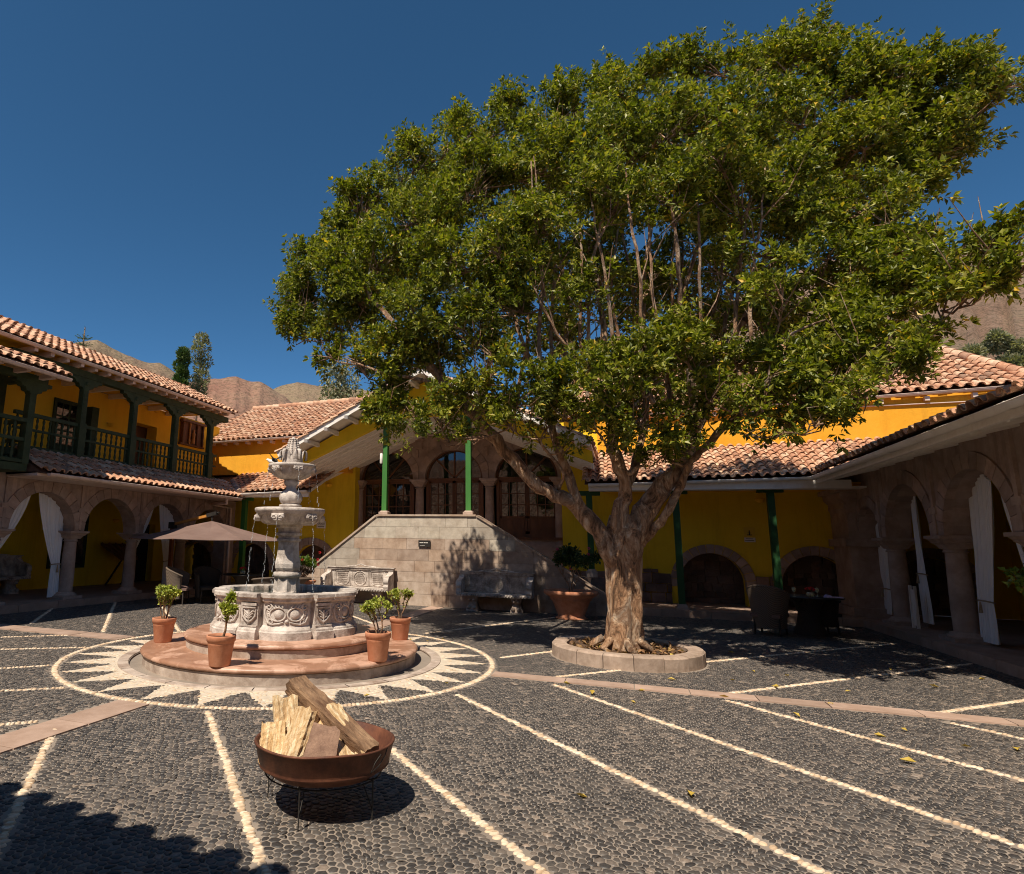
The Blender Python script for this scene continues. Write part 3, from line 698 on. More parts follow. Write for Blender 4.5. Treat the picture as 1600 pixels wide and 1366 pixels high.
# roofs
t_, d_ = MB(), MB(); tile_roof(t_, d_, (-11.92, 1.4, 5.82), (-11.92, 16.95, 5.76), (-1, 0, .48), 2.55); tu = t_.build('upper_roof_tiles', M['tile'], LW, True); d_.build('roof_deck', M['mortar'], LW, True)
mb = MB(); mb.quad((-14.2, 1.4, 6.9), (-14.2, 16.95, 6.84), (-17, 16.95, 5.6), (-17, 1.4, 5.6)); mb.build('rear_roof_slope', M['mortar'], LW, True)

mb = MB(); gutter(mb, (-11.86, 1.3, 5.78), (-11.86, 16.55, 5.71), .06, .6, (1, 0, 0)); mb.build('upper_gutter', M['gutter'], LW, True)
t_, d_ = MB(), MB(); tile_roof(t_, d_, (-11.33, 9.45, 2.96), (-11.33, 16.95, 2.96), (-1, 0, .58), 1.06, keep=lambda c: c.y < 16.75+(-11.33-c.x)*1.2); t_.build('lower_roof_tiles', M['tile'], LW, True)
d_.add([(-11.32, 9.4, 2.92), (-11.32, 17, 2.92), (-12.35, 18, 3.5), (-12.35, 9.4, 3.5), (-12.4, 9.4, 2.9), (-12.4, 18, 2.9)], [(0, 1, 2, 3), (0, 4, 5, 1), (0, 3, 4)]); d_.build('roof_deck', M['mortar'], LW, True)
mb = MB(); gutter(mb, (-11.27, 9.55, 2.92), (-11.27, 16.6, 2.91), .06, .6, (1, 0, 0)); mb.box(-12.35, -11.43, 9.4, 16.9, 2.86, 2.945)
mb.build('lower_gutter', M['gutter'], LW, True)
mb = MB(); c0_ = Vector((-11.42, 16.72, 3.1)); c1_ = Vector((-12.3, 17.6, 3.55))
for k in range(4):
    a = c0_+(c1_-c0_)*(k/4); b = c0_+(c1_-c0_)*((k+1.25)/4); mb.tube([a, b], [.12, .095], 10)
mb.build('valley_tile', M['riser'], LW, True)
t_, d_ = MB(), MB(); tile_roof(t_, d_, (-11.12, 1.4, 5.03), (-11.12, 9.6, 5.03), (-1, 0, .5), .75); t_.build('box_roof_tiles', M['tile'], LW, True); d_.build('roof_deck', M['mortar'], LW, True)
mb = MB(); gutter(mb, (-11.08, 1.3, 4.99), (-11.08, 9.65, 4.97), .06, .6, (1, 0, 0)); k = 1.5
while k < 9.5: mb.box(-11.7, -11.15, k-.05, k+.05, 4.9, 4.99); k += .6
mb.build('box_gutter', M['gutter'], LW, True)
mb = MB(); mb.tube([(-11.36, 16.0, 2.9), (-11.36, 16.0, 2.72), (-11.9, 16.2, 2.72), (-12.2, 16.4, 2.72), (-12.32, 17.6, 2.66), (-12.32, 17.62, .2)], .045, 8); mb.build('downpipe', M['gutter'], LW, True)
# far arch inside gallery end
# lamps on upper wall
LM = at_x(172, 664, -13.99)
wall_lamp(at_x(172, 662, -13.99), (1, 0, 0), 'bowl-shaped yellow wall lamp between the paned door and the dark doorway on the balcony', None)
wall_lamp(at_x(243, 640, -13.99), (1, 0, 0), 'bowl-shaped yellow wall lamp above the dark doorway at the far end of the balcony', None)
wall_lamp(at_x(38, 607, -13.99), (1, 0, 0), 'bowl-shaped yellow wall lamp left of the paned balcony door, behind the box balcony', None)
wall_lamp(at_x(181, 812, -15.49), (1, 0, 0), 'bowl-shaped wall lamp on the dim ground-floor gallery wall above the leaning rack', None)

# ================================================================== BACK BUILDING (central hall + galleries)
BB = thing('hall_building', 'long yellow hall with tiled roofs, arched gallery and gabled entrance porch', 'building', (-3, 20, 0))
fB = Frame((0, 19.0, 0), (1, 0, 0), (0, -1, 0))
Rc = [2.18, 4.58, 6.98]; Lc = [-9.96, -12.36, -14.76]
# lower walls
def opn(c): return (c, .80, .15, .72, .80)
mb = MB(); arch_wall(mb, fB, -1.68, 10, .15, 5.62, [opn(c) for c in Rc], .45); mb.build('gallery_wall', M['yellow'], BB, True); mb = MB(); arch_wall(mb, fB, -15.4, -8.48, .15, 4.2, [opn(c) for c in Lc], .45); fbox(mb, fB, -8.6, -8.48, -.45, 0, 4.2, 5.2)
mb.build('gallery_wall', M['yellow'], BB, True)
mb = MB(); fbox(mb, fB, -.6, 10, -.05, .14, 4.18, 5.60); mb.build('upper_wall', M['orange'], BB, True); mb = MB(); fbox(mb, fB, -14.0, -8.5, .0, .38, 3.92, 5.22); fbox(mb, fB, -14.0, -12.3, -.45, .010, 3.3, 4.2); mb.build('upper_wall', M['orange'], BB, True)
for c in Rc+Lc: mb = MB(); voussoirs(mb, fB, c, .72, .80, 1.03, 1.25, 15, .03, .2, 0, -.12, pi+.12); mb.build('arch_ring', M['stone'], BB, True)
mb = MB(); cs = sorted(Lc+Rc)
spans = [(-8.95, -8.5), (-11.36, -10.96), (-13.76, -13.36), (-1.6, 1.17), (3.19, 3.57), (5.59, 5.97)]
for a, b in spans: mb = MB(); ashlar(mb, fB, a, b, .15, .95, [.28, .24, .30], .25, .5, None, .08, .1, .008, None, .012); mb.build('foundation_stones', M['darkstone'], BB, True)
mb = MB(); ashlar(mb, fB, .45, .85, .95, 1.06, [.12], .3, .5, None, .07, .1, .006, None, .01)
mb.build('capping_stone', M['darkstone'], BB, True)
mb = MB()
for (a, b) in ((-15.4, -8.6), (0.8, 8.4)):
    ashlar(mb, Frame((0, 19.75, 0), (1, 0, 0), (0, -1, 0)), a, b, .1, 1.7, [.2, .16, .24], .15, .4, None, .0, .12, .01, None, .025); mb.box(a, b, 19.8, 19.9, .1, 1.9)
    mb.box(a, b, 19.45, 19.9, 1.62, 1.9); mb.build('niche_backwall', M['darkstone'], BB, True); mb = MB()
mb = MB(); mb.box(-15.5, 5.4, 16.95, 19.9, -.01, .148); mb.build('gallery_floor', M['flag'], BB, True)
mb = MB(); k = -12.1
while k < -6.7: l = random.uniform(.7, 1.2); mb.box(k+.005, min(k+l, -6.6)-.005, 16.86, 16.99, 0, .16); k += l
k = -.4
while k < 4.8: l = random.uniform(.7, 1.2); mb.box(k+.005, min(k+l, 4.9)-.005, 16.86, 16.99, 0, .16); k += l
mb.build('step_kerb', M['flag'], BB, True)
# entrance bay (recessed stone wall with three arches)
fE = Frame((0, 19.4, 0), (1, 0, 0), (0, -1, 0)); ec = [-7.43, -5.10, -2.77]
mb = MB(); arch_wall(mb, fE, -8.6, -1.6, 3.70, 5.45, [(c, .965, 3.70, 3.70, .965) for c in ec], .4)
fbox(mb, fE, -8.6, -8.40, -.4, 0, .15, 3.7); fbox(mb, fE, -1.80, -1.6, -.4, 0, .15, 3.7)
fbox(mb, fE, -8.4, -1.8, -.4, -.02, .15, 1.50); fbox(mb, fE, -8.4, -6.3, -.4, -.02, 1.50, 1.86); fbox(mb, fE, -3.9, -1.8, -.4, -.02, 1.50, 1.86)
mb.build('entrance_wall', M['stone'], BB, True)
for c in ec: mb = MB(); voussoirs(mb, fE, c, 3.70, .965, 1.22, 1.15, 13, .03, .1); mb.build('arch_ring', M['stone'], BB, True)
for u in (-6.265, -3.935):   # crests in spandrels
    mb = MB(); fbox(mb, fE, u-.13, u+.13, 0, .08, 4.72, 5.0); fbox(mb, fE, u-.09, u+.09, .08, .11, 4.76, 4.96); fbox(mb, fE, u-.16, u+.16, 0, .12, 5.0, 5.06); fbox(mb, fE, u-.10, u-.02, 0, .05, 4.45, 4.7); mb.build('carved_crest', M['stone'], BB, True)
ccol = column_mb(2.2, .15, .2).build('column', M['stone'], BB)
for i, u in enumerate((-6.265, -3.935, -8.45, -1.78)):
    o = ccol if i == 0 else ccol.copy()
    if i: COL.objects.link(o); o.parent = BB
    o.location = Vector((u, 19.5, 1.50))-wloc(BB)
mb = MB(); fbox(mb, fB, -8.49, -8.40, -.5, .0, .15, 5.2); mb.build('wall_return', M['yellow'], BB, True)
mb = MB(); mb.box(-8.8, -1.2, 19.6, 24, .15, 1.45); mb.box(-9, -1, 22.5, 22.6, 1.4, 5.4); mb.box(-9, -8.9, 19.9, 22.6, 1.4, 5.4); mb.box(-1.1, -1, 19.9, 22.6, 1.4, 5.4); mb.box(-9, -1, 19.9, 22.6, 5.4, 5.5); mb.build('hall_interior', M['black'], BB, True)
def arched_window(c, kind):
    fr = Frame((0, 19.58, 0), (1, 0, 0), (0, -1, 0)); w = .955; zb = 1.88 if kind != 'door' else 1.50; zl = 3.66
    f = MB(); fbox(f, fr, c-w, c-w+.09, -.05, .05, zb, zl); fbox(f, fr, c+w-.09, c+w, -.05, .05, zb, zl); fbox(f, fr, c-w, c+w, -.05, .07, zl, zl+.09); fbox(f, fr, c-w, c+w, -.05, .06, zb, zb+.10)
    K = 18
    for i in range(K):   # arched top rail
        a, b = pi*i/K, pi*(i+1)/K; v = []
        for wv in (.04, -.04):
            for (r, q) in ((w, a), (w, b), (w-.07, b), (w-.07, a)): v.append(fr.p(c+r*cos(q), wv, zl+.09+(r)*sin(q)*.99))
        f.add(v, [(0, 1, 2, 3), (7, 6, 5, 4), (2, 3, 7, 6)])
    for q in ((pi*.27, pi*.73) if kind == 'left' else (pi*.25, pi/2, pi*.75)):
        a = fr.p(c+.0*cos(q), .01, zl+.1+.0); b = fr.p(c+.9*cos(q), .01, zl+.1+.9*sin(q)); f.bar(a, b, .05, .05, 0, (0, 1, 0))
    fo = f.build('door_frame' if kind == 'door' else 'window_frame', M['wood'], BB, True)
    leaves = 2; wi = (2*w-.18)/2
    s = MB()
    for q in range(2):
        u0 = c-w+.09+q*wi+.004; u1 = u0+wi-.008; zz = zb+.10
        for (a, b, z0, z1) in ((u0, u0+.065, zz, zl), (u1-.065, u1, zz, zl), (u0, u1, zl-.07, zl), (u0, u1, zz, zz+.08)): fbox(s, fr, a, b, -.03, .03, z0, z1)
        pz = zz+.08
        if kind == 'right' or kind == 'door':
            zt = 2.46; fbox(s, fr, u0, u1, -.02, .015, zz, zt); fbox(s, fr, u0, u1, -.03, .03, zt, zt+.06)
            for e in range(2):
                m0 = u0+.07+e*(wi-.15)/2; m1 = m0+(wi-.15)/2-.03
                fbox(s, fr, m0+.02, m1, .015, .034, zz+.12, zt-.05)
            pz = zt+.06
        nr = 3 if kind != 'left' else 4; ncol = 3
        for i in range(1, ncol): x_ = u0+.065+(wi-.138)*i/ncol; fbox(s, fr, x_-.014, x_+.014, -.02, .02, pz, zl-.07)
        for i in range(1, nr): z_ = pz+(zl-.07-pz)*i/nr; fbox(s, fr, u0+.06, u1-.06, -.02, .018, z_-.014, z_+.014)
    s.build('casement', M['wood'], fo, True)
    g = MB(); fbox(g, fr, c-w+.05, c+w-.05, -.012, -.004, zb+.1, zl); 
    g.add([fr.p(c+(w-.03)*cos(pi*i/K), -.004, zl+.05+(w-.03)*sin(pi*i/K)) for i in range(K+1)], [tuple(range(K+1))]); g.build('pane', M['glass'], fo, True)
arched_window(ec[0], 'left'); arched_window(ec[1], 'door'); arched_window(ec[2], 'right')
mb = MB(); fbox(mb, fE, -3.9, -1.72, 0, .08, 1.80, 1.88); mb.build('window_sill', M['wood'], BB, True)
# gable porch
GX, GS, GZ = -5.0, .507, 6.30
def gz(x_): return GZ-GS*abs(x_-GX)
GL, GR = -9.35, -.65
mb = MB()
for s, e in ((GL, GX), (GX, GR)):
    k = 0; a, b = s, e
    def cz(x_): return min(5.15, 5.58-.43*abs(x_-GX)) if True else 0
    NX = 14
    for i in range(NX):
        x0_ = a+(b-a)*i/NX; x1_ = a+(b-a)*(i+1)/NX
        z00, z01 = cz(x0_), cz(x1_); z10, z11 = gz(x0_)-.1, gz(x1_)-.1
        for yv in (16.2, 16.4): mb.quad((x0_, yv, z00), (x1_, yv, z01), (x1_, yv, z11), (x0_, yv, z10))
        mb.quad((x0_, 16.2, z00), (x1_, 16.2, z01), (x1_, 16.4, z01), (x0_, 16.4, z00))
mb.build('porch_gable_wall', M['yellow'], BB, True)
mb = MB(); NX = 28
for i in range(NX):
    x0_ = GL+.0+(GR-GL)*i/NX; x1_ = GL+(GR-GL)*(i+1)/NX
    mb.quad((x0_, 16.4, cz(x0_)+.02), (x1_, 16.4, cz(x1_)+.02), (x1_, 19.45, cz(x1_)+.02), (x0_, 19.45, cz(x0_)+.02))
yv = 16.55
while yv < 18.95:
    for (a, b) in ((GL, -6.0), (-6.0, -4.0), (-4.0, GR)): mb.bar((a, yv, cz(a)-.02), (b, yv, cz(b)-.02), .07, .08)
    yv += .36
mb.build('porch_ceiling', M['white'], BB, True)
mb = MB()
for s in (-1, 1):
    e = GL if s < 0 else GR
    mb.bar((GX, 15.5, gz(GX)), (e, 15.5, gz(e)), .035, .16); k = .3
    while k < 4.3:
        x_ = GX+s*k; mb.add([(x_-.05, 15.44, gz(x_)-.17), (x_+.05, 15.44, gz(x_)-.17), (x_+.05, 16.2, gz(x_)-.19), (x_-.05, 16.2, gz(x_)-.19), (x_-.05, 15.40, gz(x_)-.08), (x_+.05, 15.40, gz(x_)-.08), (x_+.05, 16.2, gz(x_)-.06), (x_-.05, 16.2, gz(x_)-.06)],
            [(0, 1, 2, 3), (4, 5, 6, 7), (0, 1, 5, 4), (1, 2, 6, 5), (2, 3, 7, 6), (3, 0, 4, 7)]); k += .62
mb.build('barge_board', M['white'], BB, True)
mb = MB()
for s, e in ((-1, GL), (1, GR)): mb.add([(GX, 15.52, gz(GX)-.03), (e, 15.52, gz(e)-.03), (e, 23.5, gz(e)-.03), (GX, 23.5, gz(GX)-.03), (GX, 15.52, gz(GX)+.04), (e, 15.52, gz(e)+.04), (e, 23.5, gz(e)+.04), (GX, 23.5, gz(GX)+.04)],
            [(0, 1, 2, 3), (4, 5, 6, 7), (0, 1, 5, 4), (1, 2, 6, 5)])
mb.build('gable_roof_deck', M['white'], BB, True)
t_, d_ = MB(), MB()
tile_roof(t_, d_, (GL, 23.2, gz(GL)+.04), (GL, 15.5, gz(GL)+.04), (1, 0, GS), 4.85, deck=False)
tile_roof(t_, d_, (GR, 15.5, gz(GR)+.04), (GR, 23.2, gz(GR)+.04), (-1, 0, GS), 4.85, deck=False); t_.build('gable_roof_tiles', M['tile'], BB, True)
# left upper roof (in front of the mountains)
zl0 = 5.16
def keepL(c): return c.z > gz(c.x)-.02 if c.x > GL else True
def keepL2(c): return (c.x > GX or True) and (c.z > gz(c.x)+.0 or c.x < GL) and c.x < GX
t_, d_ = MB(), MB(); tile_roof(t_, d_, (-15.0, 18.4, 5.10), (-5.0, 18.4, 5.30), (0, 1, .5), 4.75, keep=keepL2); t_.build('left_roof_tiles', M['tile'], BB, True)
d_.add([(-15, 18.4, 5.04), (-5.4, 18.4, 5.20), (-5.4, 22.65, 7.3), (-15, 22.65, 7.1), (-15, 27, 5), (-5.4, 27, 5)], [(0, 1, 2, 3), (3, 2, 5, 4), (0, 3, 4)]); d_.build('left_roof_deck', M['mortar'], BB, True)
mb = MB(); gutter(mb, (-14.6, 18.36, 5.08), (-7.6, 18.36, 5.21), .06, .6, (0, -1, 0)); k = -14.4
while k < -7.8: mb.box(k-.045, k+.045, 18.40, 18.7, 4.99, 5.08); k += .5
mb.build('left_upper_gutter', M['gutter'], BB, True)
mb = MB(); k = -15.0
while k < -6.0: mb.lathe([(.13, 0), (.10, .38)], 10, (0, 0, 0), 0, True, Matrix.Translation((k, 22.68, 7.32+(k+15)*.02)) @ Matrix.Rotation(pi/2, 4, 'Y'), 0, False); k += .33
mb.build('ridge_tile', M['tile'], BB, True)
# left lower lean-to
t_, d_ = MB(), MB(); tile_roof(t_, d_, (-12.6, 16.78, 3.08), (-8.9, 16.78, 3.21), (0, 1, .43), 2.45, keep=lambda c: c.x > -11.5-(c.y-16.7)*.95)
d_.add([(-12.6, 16.8, 3.03), (-8.9, 16.8, 3.16), (-8.9, 19.1, 4.14), (-14.5, 19.1, 4.0)], [(0, 1, 2, 3)]); so_ = MB(); so_.add([(-12.6, 16.8, 2.97), (-8.9, 16.8, 3.10), (-8.9, 19.0, 4.06), (-12.6, 19.0, 3.9), (-8.9, 16.8, 3.2), (-8.9, 19.0, 4.16)], [(0, 1, 2, 3), (1, 4, 5, 2)]); so_.build('lean_to_soffit', M['white'], BB, True)
t_.build('left_lean_to_tiles', M['tile'], BB, True); d_.build('lean_to_deck', M['mortar'], BB, True)
mb = MB(); gutter(mb, (-11.5, 16.7, 3.05), (-9.0, 16.7, 3.15), .06, .6, (0, -1, 0)); mb.box(-11.6, -9.0, 16.8, 16.86, 2.96, 3.12); mb.build('left_lower_gutter', M['white'], BB, True)
mb = MB(); mb.box(-.5, 5.4, 17.2, 19, 3.16, 3.22); mb.build('gallery_ceiling', M['balcwall'], BB, True)
# right lower lean-to
t_, d_ = MB(), MB(); kR = lambda c: (c.z-3.37) > (c.x-4.25)*.36
tile_roof(t_, d_, (-.9, 16.78, 3.27), (7.6, 16.78, 3.42), (0, 1, .50), 2.55, keep=kR); t_.build('right_lean_to_tiles', M['tile'], BB, True)
d_.add([(-.9, 16.8, 3.21), (4.2, 16.8, 3.30), (7.4, 19.1, 4.46), (-.9, 19.1, 4.36)], [(0, 1, 2, 3)]); d_.build('lean_to_deck', M['mortar'], BB, True)
mb = MB(); gutter(mb, (-.8, 16.7, 3.20), (4.15, 16.7, 3.30), .06, .7, (0, -1, 0)); mb.box(-.8, 4.9, 16.8, 16.88, 3.05, 3.24); mb.box(-.8, 5.2, 16.88, 17.3, 3.06, 3.10); mb.build('right_lower_gutter', M['white'], BB, True)
# right upper roof
t_, d_ = MB(), MB()
def kU(c): return c.z > gz(c.x)+.05 and c.x < 9.5-.22*(c.y-18.9)
tile_roof(t_, d_, (-1.5, 18.8, 5.40), (9.6, 18.8, 5.72), (0, 1, .56), 5.6, keep=kU, sp=.25, rl=.30); t_.build('right_roof_tiles', M['tile'], BB, True)
d_.add([(-1.5, 18.85, 5.32), (9.5, 18.85, 5.64), (8.5, 23.7, 8.45), (-1.5, 23.7, 8.1), (-1.5, 29, 5), (8.5, 29, 5), (9.5, 29, 5)], [(0, 1, 2, 3), (3, 2, 5, 4), (1, 6, 5, 2)]); d_.build('right_roof_deck', M['mortar'], BB, True)
mb = MB(); gutter(mb, (.2, 18.72, 5.38), (9.3, 18.72, 5.64), .065, .95, (0, -1, 0)); k = .6
while k < 9.3: z_ = 5.30+.028*k; mb.box(k-.05, k+.05, 18.75, 19.0, z_-.12, z_-.01); k += .95
mb.box(.2, 9.3, 18.8, 19.0, 5.31, 5.33); mb.build('right_upper_gutter', M['gutter'], BB, True)
mb = MB(); a = Vector((9.55, 18.8, 5.78)); b = Vector((8.5, 23.7, 8.55)); L = (b-a).length; k = 0
while k < L-.3: mb.tube([a+(b-a)*(k/L), a+(b-a)*((k+.38)/L)], [.14, .11], 10); k += .33
k = -1.0
while k < 8.4: mb.tube([(k, 23.72, 8.28+.035*k), (k+.38, 23.72, 8.28+.035*k)], [.14, .11], 10); k += .33
mb.build('hip_ridge_tile', M['tile'], BB, True)
M['postshade'] = mottled('shaded_green_paint', (.018, .07, .022), (.03, .10, .032), 3., .5, .2, .003, 40, mscale=(1, 1, .2))  # darker copy of the green post paint, gallery shade put into the colour
# green posts
def gpost(x_, y_, z0, z1, lab, plinth=.25, r=.075, mat='green'):
    b = MB(); b.box(-r*1.9, r*1.9, -r*1.9, r*1.9, 0, plinth*.7); b.loft([[(-s, -s, z), (s, -s, z), (s, s, z), (-s, s, z)] for s, z in ((r*1.7, plinth*.7), (r*1.2, plinth))], 0, False)
    po = b.build('post_plinth', M['stone'], BB); po.location = Vector((x_, y_, z0))-wloc(BB)
    b = MB(); b.box(-r, r, -r, r, plinth, z1-z0, 0, None, 0); b.box(-.28, .28, -r*.9, r*.9, z1-z0-.12, z1-z0)
    o = b.build('porch_post', M[mat], BB); o.location = Vector((x_, y_, z0))-wloc(BB)
gpost(-11.5, 17.2, .15, 3.0, '', .12); gpost(-9.65, 17.2, .15, 3.2, '', .12)
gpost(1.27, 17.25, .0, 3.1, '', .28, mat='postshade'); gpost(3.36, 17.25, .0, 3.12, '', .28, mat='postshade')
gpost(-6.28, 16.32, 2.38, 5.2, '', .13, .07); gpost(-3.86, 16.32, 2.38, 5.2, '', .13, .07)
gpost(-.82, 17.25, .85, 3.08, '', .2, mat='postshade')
mb = MB(); mb.box(-1.35, -.5, 16.95, 17.6, .0, .85); mb.build('post_pier', M['darkstone'], BB, True)

# ================================================================== STAIRCASE
ST = thing('staircase', 'pale ashlar double staircase with sloping parapet below the arched doors', 'staircase', (-5, 16.6, 0))
fS = Frame((0, 16.05, 0), (1, 0, 0), (0, -1, 0))
shape = [(-9.35, 0), (-.1, 0), (-.1, .25), (-3.58, 2.34), (-6.44, 2.34), (-9.35, .14)]
def par_top(x_):
    if x_ < -6.44: return 2.34-(-6.44-x_)*.756
    if x_ > -3.58: return 2.34-(x_+3.58)*.60
    return 2.34
mb = MB(); ashlar(mb, fS, -9.4, 0, 0, 2.34, [.30, .31, .26, .29, .30, .29, .31, .28], .45, .98, shape, .02, .06, .003,
    lambda u, z: 0 if (z > 1.7 or (z > 1.4 and random.random() < .4) or (u < -6.6 and z > .8 and random.random() < .6) or random.random() < .07) else 1)
so = mb.build('parapet_blocks', [M['stairlight'], M['stairpink']], ST, True)
core = [(-9.34, .0), (-.12, 0), (-.12, .2), (-3.58, 2.32), (-6.44, 2.32), (-9.34, .1)]
mb = MB(); n = len(core); v = [fS.p(u, w, z) for w in (0, -.28) for u, z in core]; mb.add(v, [tuple(range(n)), tuple(reversed(range(n, 2*n)))]+[(i, (i+1) % n, (i+1) % n+n, i+n) for i in range(n)]); mb.build('parapet_core', M['stairpink'], ST, True)
mb = MB()
def coping(a, b, n):
    a = Vector(a); b = Vector(b)
    for k in range(n):
        p = a+(b-a)*(k/n); q = a+(b-a)*((k+.994)/n); mb.bar(p, q, .36, .05)
coping((-9.4, 16.17, .12), (-6.42, 16.17, 2.362), 4); coping((-6.4, 16.17, 2.37), (-3.6, 16.17, 2.37), 4); coping((-3.58, 16.17, 2.362), (-.05, 16.17, .24), 5); mb.build('coping', M['stairpink'], ST, True)
mb = MB(); mb.box(-6.4, -3.6, 16.34, 19.38, .1, 1.5); NS = 9
for k in range(NS):
    z_ = 1.5*(k)/NS+.02; mb.box(-9.1+k*.3, -6.4, 16.34, 17.5, z_, z_+1.5/NS); mb.box(-3.6, -.4-k*.35, 16.34, 17.5, z_, z_+1.5/NS)
mb.build('steps', M['stone'], ST, True)
# dark plaque
pq = thing('wall_plaque', 'small dark metal plaque with pale lettering fixed to the stair parapet', 'plaque', fS.p(-5.0, .05, 1.62))
mb = MB(); mb.box(-.165, .165, -.012, .012, -.085, .085); mb.box(-.15, .15, -.016, -.010, .06, .07); mb.build('plate', M['iron'], pq)
def text(s, size, mat, loc, rz, parent=None, name='lettering'):
    c = bpy.data.curves.new(name, 'FONT'); c.body = s; c.size = size; c.align_x = 'CENTER'; c.align_y = 'CENTER'; c.extrude = .001
    o = bpy.data.objects.new(name, c); COL.objects.link(o); dg = bpy.context.evaluated_depsgraph_get()
    me = bpy.data.meshes.new_from_object(o.evaluated_get(dg)); bpy.data.objects.remove(o); me.materials.clear(); me.materials.append(mat)
    o = bpy.data.objects.new(name, me); COL.objects.link(o); o.parent = parent; o.location = loc; o.rotation_euler = (pi/2, 0, rz); return o
mb = MB()
for a, b in ((-.13, -.09), (-.085, -.03), (-.015, .04), (.055, .10)): mb.box(a, b, -.016, -.012, .012, .030)
mb.box(-.12, .02, -.014, -.012, -.055, -.05); mb.build('lettering', M['white'], pq)
# signs
sg = thing('exit_sign', 'small pale green and white SALIDA sign on the yellow wall left of the staircase', 'sign', (at_y(502, 820, 18.98)))
mb = MB(); mb.box(-.17, .17, -.008, .0, -.12, .12); mb.build('board', M['white'], sg)
M['signgreen'] = mottled('sign_green', (.10, .30, .20), (.14, .36, .24), 5, .5, 0)
M['ink'] = mottled('black_ink', (.02, .02, .02), (.03, .03, .03), 5, .6, 0); M['signyel'] = mottled('sign_yellow', (.75, .50, .03), (.8, .55, .05), 5, .5, 0)
text('SALIDA', .085, M['ink'], (0, -.012, .03), 0, sg); mb = MB()
for k in range(7): mb.box(-.12+k*.035, -.12+k*.035+.025, -.0115, -.009, -.075, -.045)
mb.build('small_lettering', M['ink'], sg)
sg2 = thing('safety_sign', 'small yellow and white pictogram sign on the shaded yellow wall right of the tree', 'sign', at_y(1171, 836, 18.98))
mb = MB(); mb.box(-.13, .13, -.008, 0, -.05, .20); mb.build('board', M['signyel'], sg2)
mb = MB(); mb.box(-.13, .13, -.008, 0, -.19, -.07); mb.build('caption_board', M['white'], sg2)
mb = MB(); mb.box(-.06, .06, -.013, -.009, -.01, .01); mb.box(-.012, .012, -.013, -.009, .0, .12); mb.box(-.04, .04, -.0132, -.009, .045, .06); mb.build('pictogram', M['ink'], sg2)
mb = MB(); mb.box(-.09, .07, -.0115, -.009, -.105, -.095); mb.box(-.11, .10, -.0115, -.009, -.15, -.135); mb.build('small_lettering', M['ink'], sg2)
sg3 = thing('gallery_notice', 'small white notice board on the yellow wall behind the first left arcade curtain', 'sign', at_x(73, 819, -15.48), pi/2)
mb = MB(); mb.box(-.12, .12, -.0, .01, -.16, .16); mb.build('board', M['white'], sg3); mb = MB(); mb.lathe([(.07, 0), (.07, .004)], 20, (0, 0, 0), 0, False, Matrix.Translation((0, -.001, .03)) @ Matrix.Rotation(pi/2, 4, 'X')); mb.build('round_symbol', M['ink'], sg3)
wall_lamp(at_y(514, 757, 18.99), (0, -1, 0), 'bowl-shaped yellow wall lamp left of the arched windows under the porch ceiling', None)
wall_lamp(at_y(1187, 780, 18.99), (0, -1, 0), 'bowl-shaped wall lamp on the shaded yellow gallery wall right of the tree', None)
wall_lamp(at_y(977, 785, 18.99), (0, -1, 0), 'bowl-shaped wall lamp on the shaded yellow gallery wall behind the tree trunk', None)
pl = thing('porch_lamp', 'white tubular lamp fixed to the left green post of the entrance porch', 'lamp', at_y(596, 717, 16.25))
mb = MB(); mb.lathe([(.035, -.14), (.045, -.12), (.045, .14), (.03, .16)], 12); mb.build('glass_shade', M['white'], pl); mb = MB(); mb.tube([(0, 0, -.14), (.03, .01, -.2), (.12, .05, -.2)], .012, 6); mb.build('bracket', M['iron'], pl)

# ================================================================== RIGHT WING
RW = thing('arcade_building', 'single-storey shaded right wing with wide stone arches and white gutter', 'building', (7, 9, 0))
fR = Frame((5.2, 0, 0), (0, 1, 0), (-1, 0, 0))
rcol = [16.28, 13.72, 11.16, 8.60, 6.04, 3.48]
ropA = [(17.05, .66, 1.93, 1.93, .80)]+[((rcol[i]+rcol[i+1])/2, 1.03, 1.93, 1.93, 1.03) for i in range(5)]
mb = MB(); arch_wall(mb, fR, 1, 19, 1.93, 3.62, ropA, .42); mb.box(5.0, 5.85, 17.72, 18.98, .15, 3.3); mb.build('arcade_wall', M['stone'], RW, True)
mb = MB(); voussoirs(mb, fR, 17.05, 1.93, .72, .95, .9, 11, .03, .1); mb.build('arch_ring', M['stone'], RW, True)
for o in ropA[1:]: mb = MB(); voussoirs(mb, fR, o[0], 1.93, 1.03, 1.30, 1.27, 15, .03, .1); mb.build('arch_ring', M['stone'], RW, True)
for u in rcol: mb = MB(); fbox(mb, fR, u-.05, u+.05, 0, .05, 1.95, 3.5); fbox(mb, fR, u-.12, u+.12, 0, .06, 2.3, 2.42); mb.build('pilaster_strip', M['stone'], RW, True)
mb = MB()
for (z0, z1, d) in ((1.75, 1.93, .12), (.15, .35, .1)): mb.box(5.0-d, 5.85+d, 17.7-d, 18.9, z0, z1)
mb.loft([[(5.0-s, 17.7-s, z), (5.9, 17.7-s, z), (5.9, 18.9, z), (5.0-s, 18.9, z)] for s, z in ((0, 2.55), (.06, 2.65), (.05, 2.78), (.14, 2.88), (.16, 3.0), (.25, 3.02), (.25, 3.12))], 0, False)
mb.build('corner_bracket', M['stone'], RW, True)
rc = column_mb(1.78, .17, .2).build('column', M['stone'], RW)
for i, c in enumerate(rcol):
    o = rc if i == 0 else rc.copy()
    if i: COL.objects.link(o); o.parent = RW
    o.location = Vector((5.40, c, .15))-wloc(RW)
